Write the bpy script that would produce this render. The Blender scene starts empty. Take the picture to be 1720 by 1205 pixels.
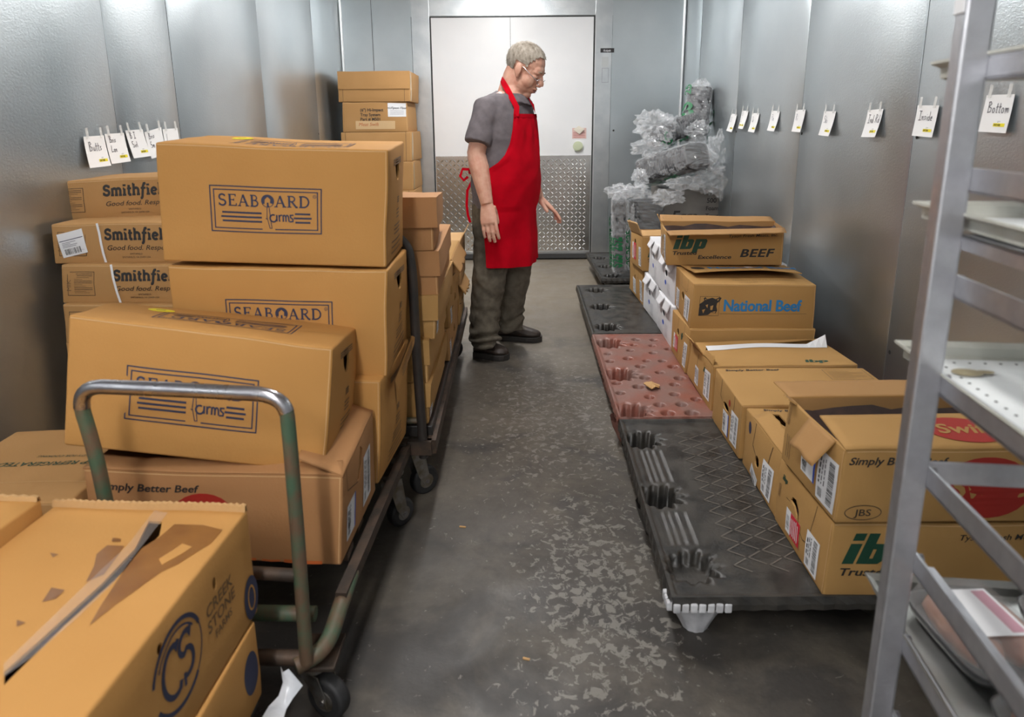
import bpy, bmesh, math, random, json
from math import sin, cos, pi, radians as R, sqrt
from mathutils import Vector as V, Matrix, noise, geometry
# ------------------------------------------------------------------ camera, light, exposure
SC = bpy.context.scene
col = SC.collection
SC.view_settings.view_transform = 'Standard'
SC.view_settings.look = 'None'
SC.view_settings.gamma = 1
SC.view_settings.use_curve_mapping = False
SC.view_settings.exposure = 1.15
FPX, CXP, CYP, CH = 1150.0, 860.0, 485.0, 1.33
PITCH, ROLL = math.atan(275/1150.0), R(0.45)
FW = V((0, cos(PITCH), -sin(PITCH)))
_r0 = V((1, 0, 0)); _u0 = _r0.cross(FW)
RT = _r0*cos(ROLL) - _u0*sin(ROLL); UP = RT.cross(FW)
CAM = V((0, 0, CH))
cd = bpy.data.cameras.new('camera'); cam = bpy.data.objects.new('camera', cd); col.objects.link(cam)
cd.sensor_width = 36.0; cd.lens = FPX/1720*36
cd.shift_y = (CYP-602.5)/1720.0
cd.clip_start = .02; cd.clip_end = 60
m3 = Matrix((RT, UP, -FW)).transposed()
cam.matrix_world = Matrix.Translation(CAM) @ m3.to_4x4()
cd.dof.use_dof = True; cd.dof.focus_distance = 3.7; cd.dof.aperture_fstop = 4.5
SC.camera = cam
W = bpy.data.worlds.new('world'); SC.world = W; W.use_nodes = True
W.node_tree.nodes['Background'].inputs[0].default_value = (.8, .85, .9, 1)
W.node_tree.nodes['Background'].inputs[1].default_value = 0.05
# ceiling lamps: x, y, emission of the lens
LAMPS = [(-.08, 5.2, 43.0), (-.12, 2.9, 24.0), (-.45, .0, 24.0), (-.45, -1.5, 44.0)]
XL, XR, YB, YF, ZC = -1.60, 1.65, 6.84, -2.4, 2.72

def ray(x, y): return FW + RT*((x-CXP)/FPX) - UP*((y-CYP)/FPX)
def at_y(x, y, Y):                # the point of the place seen at (x, y) at depth Y
    d = ray(x, y); return CAM + d*(Y/d.y)
def at_z(x, y, Z):
    d = ray(x, y); return CAM + d*((Z-CH)/d.z)
def at_x(x, y, X):
    d = ray(x, y); return CAM + d*(X/d.x)

# ------------------------------------------------------------------ materials
MATS = {}
def mat(name, c, rough=.6, metal=0, spec=.5, noise_c=None, nscale=8, nmix=.5, bump=0, bscale=200, rvar=0, trans=0, alpha=1, emit=0, detail=4, stretch=None, sheen=0, coat=0, sub=0):
    if name in MATS: return MATS[name]
    m = bpy.data.materials.new(name); m.use_nodes = True; n = m.node_tree; L = n.links
    b = n.nodes['Principled BSDF']
    b.inputs['Base Color'].default_value = (*c, 1); b.inputs['Roughness'].default_value = rough
    b.inputs['Metallic'].default_value = metal; b.inputs['Specular IOR Level'].default_value = spec
    if trans: b.inputs['Transmission Weight'].default_value = trans
    if alpha < 1: b.inputs['Alpha'].default_value = alpha
    if coat: b.inputs['Coat Weight'].default_value = coat
    if sheen: b.inputs['Sheen Weight'].default_value = sheen
    if sub: b.inputs['Subsurface Weight'].default_value = sub; b.inputs['Subsurface Radius'].default_value = (.012, .005, .003)
    if emit: b.inputs['Emission Color'].default_value = (*c, 1); b.inputs['Emission Strength'].default_value = emit
    if noise_c or bump or rvar:
        tc = n.nodes.new('ShaderNodeNewGeometry'); src = tc.outputs['Position']
        if stretch:
            mp = n.nodes.new('ShaderNodeMapping'); mp.inputs['Scale'].default_value = stretch
            L.new(src, mp.inputs['Vector']); src = mp.outputs[0]
    if noise_c or rvar:
        t = n.nodes.new('ShaderNodeTexNoise'); t.inputs['Scale'].default_value = nscale; t.inputs['Detail'].default_value = detail
        L.new(src, t.inputs['Vector'])
    if noise_c:
        r = n.nodes.new('ShaderNodeValToRGB'); r.color_ramp.elements[0].position = .5-.28*nmix; r.color_ramp.elements[1].position = .5+.28*nmix
        r.color_ramp.elements[0].color = (*c, 1); r.color_ramp.elements[1].color = (*noise_c, 1)
        L.new(t.outputs[0], r.inputs[0]); L.new(r.outputs[0], b.inputs['Base Color'])
    if rvar:
        q = n.nodes.new('ShaderNodeMapRange'); q.inputs[1].default_value = .3; q.inputs[2].default_value = .7
        q.inputs[3].default_value = rough-rvar; q.inputs[4].default_value = rough+rvar
        L.new(t.outputs[0], q.inputs[0]); L.new(q.outputs[0], b.inputs['Roughness'])
    if bump:
        t2 = n.nodes.new('ShaderNodeTexNoise'); t2.inputs['Scale'].default_value = bscale; t2.inputs['Detail'].default_value = 3
        L.new(src, t2.inputs['Vector'])
        bp = n.nodes.new('ShaderNodeBump'); bp.inputs['Strength'].default_value = bump; bp.inputs['Distance'].default_value = .004
        L.new(t2.outputs[0], bp.inputs['Height']); L.new(bp.outputs[0], b.inputs['Normal'])
    MATS[name] = m; return m

def kraft(name, a, b_):
    return mat(name, a, rough=.78, noise_c=b_, nscale=3.5, nmix=1.2, bump=.12, bscale=160, stretch=(1, 1, 1), spec=.25)
KY = kraft('kraft_yellow', (.52, .268, .082), (.455, .225, .064))       # pork cartons
KB = kraft('kraft_brown', (.47, .262, .105), (.41, .222, .082))         # plain
KR = kraft('kraft_reddish', (.435, .222, .094), (.372, .182, .074))     # swift style
KG = kraft('kraft_beef', (.455, .26, .092), (.40, .222, .074))
KL = kraft('kraft_pale', (.53, .325, .148), (.48, .285, .12))
KIN = kraft('kraft_inside', (.42, .235, .095), (.36, .19, .07))
WHITEB = mat('white_carton', (.72, .72, .74), .6, noise_c=(.66, .66, .69), nscale=6)
NAVY = mat('ink_navy', (.03, .035, .075), .6)
INK = mat('ink_black', (.022, .02, .02), .6)
FAINT = mat('ink_faint_brown', (.17, .095, .04), .7)
FAINTW = mat('ink_faint_grey', (.3, .3, .34), .7)
GREENI = mat('ink_green', (.008, .055, .03), .6)
REDI = mat('ink_red', (.36, .02, .012), .6)
BLUEI = mat('ink_blue', (.02, .2, .48), .6)
REDL = mat('label_red', (.62, .012, .03), .5)
BLUEL = mat('label_blue', (.01, .08, .55), .5)
PAPER = mat('label_paper', (.78, .78, .8), .45)
YEL = mat('sticker_yellow', (.85, .72, .0), .5)
ORANGE = mat('sticker_orange', (.9, .2, .02), .5)
DARK = mat('dark_gap', (.012, .009, .007), .9)
TAPE = mat('clear_tape', (.6, .45, .25), .2, spec=.6)
WET = mat('wet_stain', (.27, .115, .028), .35, noise_c=(.19, .075, .02), nscale=9)
MASK = mat('masking_tape', (.62, .42, .22), .7)

# ------------------------------------------------------------------ mesh builder
class MB:
    def __init__(s): s.v = []; s.f = []; s.m = []; s.mats = []; s.sm = []
    def mi(s, m):
        if m not in s.mats: s.mats.append(m)
        return s.mats.index(m)
    def add(s, vs, fs, m, smooth=False):
        o = len(s.v); s.v += [V(p) for p in vs]; k = s.mi(m)
        for f in fs: s.f.append(tuple(i+o for i in f)); s.m.append(k); s.sm.append(smooth)
    def box(s, x0, x1, y0, y1, z0, z1, m, M=None, bev=0):
        if bev:
            b = bmesh.new(); bmesh.ops.create_cube(b, size=1)
            bmesh.ops.scale(b, vec=(x1-x0, y1-y0, z1-z0), verts=b.verts)
            bmesh.ops.bevel(b, geom=list(b.edges), offset=bev, segments=2, affect='EDGES', profile=.5)
            bmesh.ops.translate(b, vec=((x0+x1)/2, (y0+y1)/2, (z0+z1)/2), verts=b.verts)
            b.verts.index_update(); vs = [v.co.copy() for v in b.verts]; fs = [[v.index for v in f.verts] for f in b.faces]; b.free()
        else:
            vs = [V((x, y, z)) for z in (z0, z1) for y in (y0, y1) for x in (x0, x1)]
            fs = [(0, 2, 3, 1), (4, 5, 7, 6), (0, 1, 5, 4), (2, 6, 7, 3), (0, 4, 6, 2), (1, 3, 7, 5)]
        if M: vs = [M @ p for p in vs]
        s.add(vs, fs, m)
    def loft(s, rings, m, caps=True, smooth=True, closed=True):
        n = len(rings[0]); vs = [p for r in rings for p in r]; fs = []
        for i in range(len(rings)-1):
            for j in range(n if closed else n-1):
                a = i*n+j; b = i*n+(j+1) % n; fs.append((a, b, b+n, a+n))
        s.add(vs, fs, m, smooth)
        if caps and closed:
            s.add(rings[0], [tuple(range(n))[::-1]], m); s.add(rings[-1], [tuple(range(n))], m)
    def tube(s, pts, r, m, seg=10, caps=True, flat=None):
        pts = [V(p) for p in pts]; rings = []; up = None
        for i, p in enumerate(pts):
            d = (pts[min(i+1, len(pts)-1)]-pts[max(i-1, 0)])
            if d.length < 1e-9: d = V((0, 0, 1))
            d.normalize()
            if up is None: up = d.orthogonal().normalized()
            up = (up - d*up.dot(d)); up = up.normalized() if up.length > 1e-6 else d.orthogonal().normalized()
            b = d.cross(up); rr = r[i] if isinstance(r, (list, tuple)) else r
            rings.append([p + (up*cos(t)+b*sin(t)*(flat or 1))*rr for t in [2*pi*k/seg for k in range(seg)]])
        s.loft(rings, m, caps)
    def cyl(s, a, b, r, m, seg=14, r2=None): s.tube([a, b], [r, r if r2 is None else r2], m, seg)
    # decals on a surface function surf(u, v, off)
    def poly(s, surf, pts, m, off=.0007):
        tri = geometry.tessellate_polygon([[V((p[0], p[1], 0)) for p in pts]])
        vs = [surf(p[0], p[1], off) for p in pts]
        fs = []
        for t in tri:
            a, b, c = [V(pts[i]) for i in t]
            ar = (b.x-a.x)*(c.y-a.y)-(b.y-a.y)*(c.x-a.x)
            fs.append(tuple(t) if ar > 0 else tuple(reversed(t)))
        s.add(vs, fs, m)
    def rect(s, surf, u0, v0, u1, v1, m, off=.0007, step=.03):
        nu = max(1, int(abs(u1-u0)/step)); nv = max(1, int(abs(v1-v0)/step))
        vs = [surf(u0+(u1-u0)*i/nu, v0+(v1-v0)*j/nv, off) for j in range(nv+1) for i in range(nu+1)]
        fs = [(j*(nu+1)+i, j*(nu+1)+i+1, (j+1)*(nu+1)+i+1, (j+1)*(nu+1)+i) for j in range(nv) for i in range(nu)]
        s.add(vs, fs, m)
    def stroke(s, surf, pts, w, m, off=.0008, closed=False):
        pts = [V(p[:2]) for p in pts]
        q = [pts[0]]
        for p in pts[1:]:
            k = max(1, int((p-q[-1]).length/.03)); a = q[-1].copy()
            for i in range(1, k+1): q.append(a.lerp(p, i/k))
        pts = q; n = len(pts); A = []; 
        for i, p in enumerate(pts):
            if closed: d0, d1 = p-pts[i-1], pts[(i+1) % n]-p
            else: d0 = p-pts[max(i-1, 0)]; d1 = pts[min(i+1, n-1)]-p
            if d0.length < 1e-9: d0 = d1
            if d1.length < 1e-9: d1 = d0
            if d0.length < 1e-9: d0 = d1 = V((1, 0))
            d = (d0.normalized()+d1.normalized()); d = d.normalized() if d.length > .1 else d0.normalized()
            nn = V((-d.y, d.x)); c = max(.5, nn.dot(V((-d0.y, d0.x)).normalized()))
            A.append(surf(*(p+nn*w/2/c), off)); A.append(surf(*(p-nn*w/2/c), off))
        fs = [(2*i+1, 2*i+3, 2*i+2, 2*i) for i in range(n-1)]
        if closed: fs.append((2*n-1, 1, 0, 2*n-2))
        s.add(A, fs, m)
    def ell(s, surf, u, v, a, b, m, off=.0007, rot=0, n=28, ring=0):
        P = [(u+a*cos(t)*cos(rot)-b*sin(t)*sin(rot), v+a*cos(t)*sin(rot)+b*sin(t)*cos(rot)) for t in [2*pi*i/n for i in range(n)]]
        if ring: s.stroke(surf, P, ring, m, off, True)
        else: s.poly(surf, P, m, off)
    def text(s, surf, st, u, v, size, m, off=.0009, sx=1, shear=0, bold=0, rot=0, align='L', track=1):
        if bold > .03:                     # heavy type: overprint shifted copies of the medium cut
            k = (bold-.02)*.55
            for a, b in ((-k, 0), (k, 0), (0, k*.5), (0, -k*.5), (-k*.5, 0), (k*.5, 0)):
                s.text(surf, st, u+a*size*sx*cos(rot), v+b*size+a*size*sx*sin(rot), size, m, off+.00004*(a > 0), sx, shear, .02, rot, align, track)
            return
        vs, fs, wd = glyphs(st, bold, track)
        c, sn = cos(rot), sin(rot); x0 = -wd/2 if align == 'C' else (-wd if align == 'R' else 0)
        pts = []
        for (x, y) in vs:
            X = (x+x0)*sx*size + y*size*shear; Y = y*size
            pts.append(surf(u+X*c-Y*sn, v+X*sn+Y*c, off))
        s.add(pts, fs, m)
    def build(s, name, parent=None, weld=0, loc=None):
        me = bpy.data.meshes.new(name); me.from_pydata([tuple(p) for p in s.v], [], s.f)
        for m in s.mats: me.materials.append(m)
        me.polygons.foreach_set('material_index', s.m); me.polygons.foreach_set('use_smooth', s.sm)
        me.update(); o = bpy.data.objects.new(name, me); col.objects.link(o)
        if parent: o.parent = parent; o.matrix_parent_inverse = parent.matrix_basis.inverted()
        return o

_G = {}
def glyphs(st, bold=0, track=1):
    k = (st, bold, track)
    if k in _G: return _G[k]
    cu = bpy.data.curves.new('t', 'FONT'); cu.body = st; cu.size = 1.37; cu.offset = bold; cu.resolution_u = 3; cu.space_character = track
    o = bpy.data.objects.new('t', cu); col.objects.link(o)
    dg = bpy.context.evaluated_depsgraph_get(); me = bpy.data.meshes.new_from_object(o.evaluated_get(dg))
    vs = [(v.co.x, v.co.y) for v in me.vertices]; fs = []
    for p in me.polygons:
        t = list(p.vertices)
        fs.append(tuple(t) if p.normal.z > 0 else tuple(reversed(t)))
    wd = max([p[0] for p in vs] or [0])
    bpy.data.objects.remove(o); bpy.data.meshes.remove(me); bpy.data.curves.remove(cu)
    _G[k] = (vs, fs, wd); return _G[k]

def arc(cx, cy, rx, ry, a0, a1, n=8): return [(cx+rx*cos(R(a0+(a1-a0)*i/n)), cy+ry*sin(R(a0+(a1-a0)*i/n))) for i in range(n+1)]
# stroke letters: (advance, [(polyline, weight)]), cap height 1; weight 1 = stem, .45 = hairline
def _ser(x, y, w=.16, t=.5): return ([(x-w, y), (x+w, y)], t)
SER = {
 'S': (.66, [(arc(.3, .74, .22, .235, 35, 270, 9)+arc(.3, .26, .25, .245, 90, -150, 9), .85), ([(.5, .78), (.5, .98)], .5), ([(.06, .04), (.06, .26)], .5)]),
 'E': (.72, [([(.16, 0), (.16, 1)], 1), ([(.04, .975), (.6, .975), (.6, .8)], .5), ([(.16, .52), (.46, .52), (.46, .62)], .5), ([(.46, .52), (.46, .42)], .5), ([(.04, .025), (.64, .025), (.66, .22)], .5)]),
 'A': (.86, [([(.1, 0), (.41, .98)], .5), ([(.4, 1), (.72, 0)], 1), ([(.22, .34), (.6, .34)], .5), _ser(.1, .025, .13), _ser(.73, .025, .15)]),
 'B': (.74, [([(.17, 0), (.17, 1)], 1), ([(.04, .975), (.34, .975)]+arc(.34, .755, .2, .22, 90, -90)+[(.17, .53)], .6), ([(.34, .53)]+arc(.36, .275, .25, .255, 90, -90)+[(.04, .025)], .7)]),
 'R': (.8, [([(.17, 0), (.17, 1)], 1), ([(.04, .975), (.36, .975)]+arc(.36, .745, .22, .23, 90, -90)+[(.17, .51)], .65), ([(.36, .5), (.68, .02), (.8, .02)], .9), _ser(.17, .025)]),
 'D': (.84, [([(.17, 0), (.17, 1)], 1), ([(.04, .975), (.34, .975)]+arc(.36, .5, .38, .475, 90, -90, 12)+[(.04, .025)], .75)]),
}
def _c(l): return l
SLAB = {
 'S': (.7, [(arc(.34, .72, .22, .2, 30, 270, 9)+arc(.34, .28, .24, .22, 90, -150, 9), 1), ([(.56, .7), (.56, .95)], .8), ([(.1, .05), (.1, .32)], .8)]),
 'm': (1.02, [([(.14, 0), (.14, .6)], 1), (arc(.32, .46, .18, .18, 170, 0, 6)+[(.5, 0)], 1), (arc(.68, .46, .18, .18, 170, 0, 6)+[(.86, 0)], 1), _ser(.14, .05, .14, .8), _ser(.5, .05, .14, .8), _ser(.86, .05, .14, .8), ([(.02, .6), (.14, .6)], .8)]),
 'i': (.38, [([(.18, 0), (.18, .6)], 1), _ser(.18, .05, .16, .8), ([(.04, .6), (.18, .6)], .8), ([(.18, .8), (.18, .98)], 1.2)]),
 't': (.44, [([(.18, .9), (.18, .15), (.26, .04), (.4, .06)], 1), ([(.02, .6), (.4, .6)], .8)]),
 'h': (.72, [([(.15, 0), (.15, 1)], 1), (arc(.36, .45, .2, .19, 170, 0, 6)+[(.56, 0)], 1), _ser(.15, .05, .15, .8), _ser(.56, .05, .15, .8), ([(.02, .98), (.15, .98)], .8)]),
 'f': (.5, [([(-.02, -.3), (.1, -.3), (.16, -.2), (.26, .75), (.36, 1.0), (.52, 1.02)], 1), ([(.04, .6), (.5, .6)], .8)]),
 'e': (.62, [([(.1, .32), (.52, .34)], .7), (arc(.31, .31, .22, .29, 5, 320, 12), 1)]),
 'l': (.38, [([(.18, 0), (.18, 1)], 1), _ser(.18, .05, .16, .8), ([(.04, .98), (.18, .98)], .8)]),
 'd': (.7, [(arc(.32, .31, .22, .27, 40, 320, 12), 1), ([(.54, 0), (.54, 1)], 1), ([(.4, .98), (.54, .98)], .8), ([(.54, .05), (.68, .05)], .8)]),
}
HAND = {
 'B': (.62, [([(.1, 0), (.12, 1)], 1), ([(.02, .95), (.3, 1), (.44, .8), (.12, .55)], 1), ([(.12, .55), (.5, .42), (.45, .1), (.05, .02)], 1)]),
 'I': (.5, [([(.25, 0), (.27, 1)], 1), ([(.02, 1), (.5, .98)], 1), ([(0, 0), (.48, .02)], 1)]),
 'L': (.55, [([(.15, 1), (.05, .05), (.5, .1)], 1)]), 'S': (.55, [(arc(.25, .75, .2, .22, 40, 270, 6)+arc(.25, .27, .22, .24, 90, -140, 6), 1)]),
 'R': (.6, [([(.08, 0), (.12, 1), (.4, .9), (.42, .65), (.12, .5), (.5, 0)], 1)]), 'F': (.5, [([(.1, 0), (.12, .98), (.5, 1)], 1), ([(.12, .52), (.4, .55)], 1)]),
 'u': (.42, [([(.05, .45), (.08, .05), (.28, .08), (.32, .45), (.34, 0)], 1)]), 't': (.32, [([(.14, .85), (.12, .05), (.24, 0)], 1), ([(0, .5), (.3, .55)], 1)]),
 's': (.34, [([(.28, .45), (.08, .4), (.24, .15), (.02, .02)], 1)]), 'r': (.3, [([(.06, .45), (.07, 0)], 1), ([(.07, .3), (.28, .45)], 1)]),
 'i': (.2, [([(.1, .42), (.08, 0)], 1), ([(.1, .62), (.12, .66)], 1)]), 'o': (.4, [(arc(.18, .22, .14, .22, 90, 450, 8), 1)]),
 'n': (.4, [([(.05, .45), (.06, 0), (.1, .35), (.26, .42), (.3, 0)], 1)]), 'm': (.55, [([(.05, .45), (.06, 0), (.1, .38), (.2, .4), (.22, 0), (.28, .38), (.4, .4), (.44, 0)], 1)]),
 'd': (.42, [(arc(.16, .2, .14, .2, 60, 400, 8), 1), ([(.32, .95), (.32, 0)], 1)]), 'e': (.38, [([(.04, .22), (.28, .26), (.2, .44), (.04, .3), (.08, .04), (.3, .04)], 1)]),
 'l': (.2, [([(.1, .95), (.08, 0)], 1)]), 'a': (.42, [(arc(.16, .2, .14, .2, 60, 400, 8), 1), ([(.31, .42), (.33, 0)], 1)]), ' ': (.3, []),
 'C': (.5, [(arc(.3, .5, .26, .48, 50, 310, 10), 1)]), 'k': (.36, [([(.08, .9), (.06, 0)], 1), ([(.3, .45), (.08, .2), (.3, 0)], 1)]), 'p': (.4, [([(.06, .42), (.05, -.35)], 1), (arc(.2, .2, .15, .2, 150, -150, 7), 1)]),
}
def stext(mb, surf, st, u, v, size, wt, font, m, sx=1, shear=0, align='L', off=.0008, gap=.05):
    wd = sum(font[c][0]+gap for c in st)*size*sx; x = u - (wd/2 if align == 'C' else 0)
    for c in st:
        adv, ls = font[c]
        for pl, w in ls:
            mb.stroke(surf, [(x+px*size*sx+py*size*shear, v+py*size) for px, py in pl], wt*w, m, off)
        x += (adv+gap)*size*sx

# ------------------------------------------------------------------ scene objects
def tag(o, label=None, cat=None, group=None, kind=None):
    if label: o['label'] = label
    if cat: o['category'] = cat
    if group: o['group'] = group
    if kind: o['kind'] = kind
    return o
def empty(name, loc, rz=0):
    o = bpy.data.objects.new(name, None); col.objects.link(o); o.location = loc; o.rotation_euler.z = rz
    o.empty_display_size = .1; return o
def mul(M, f): return lambda *a: M @ f(*a)

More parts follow.
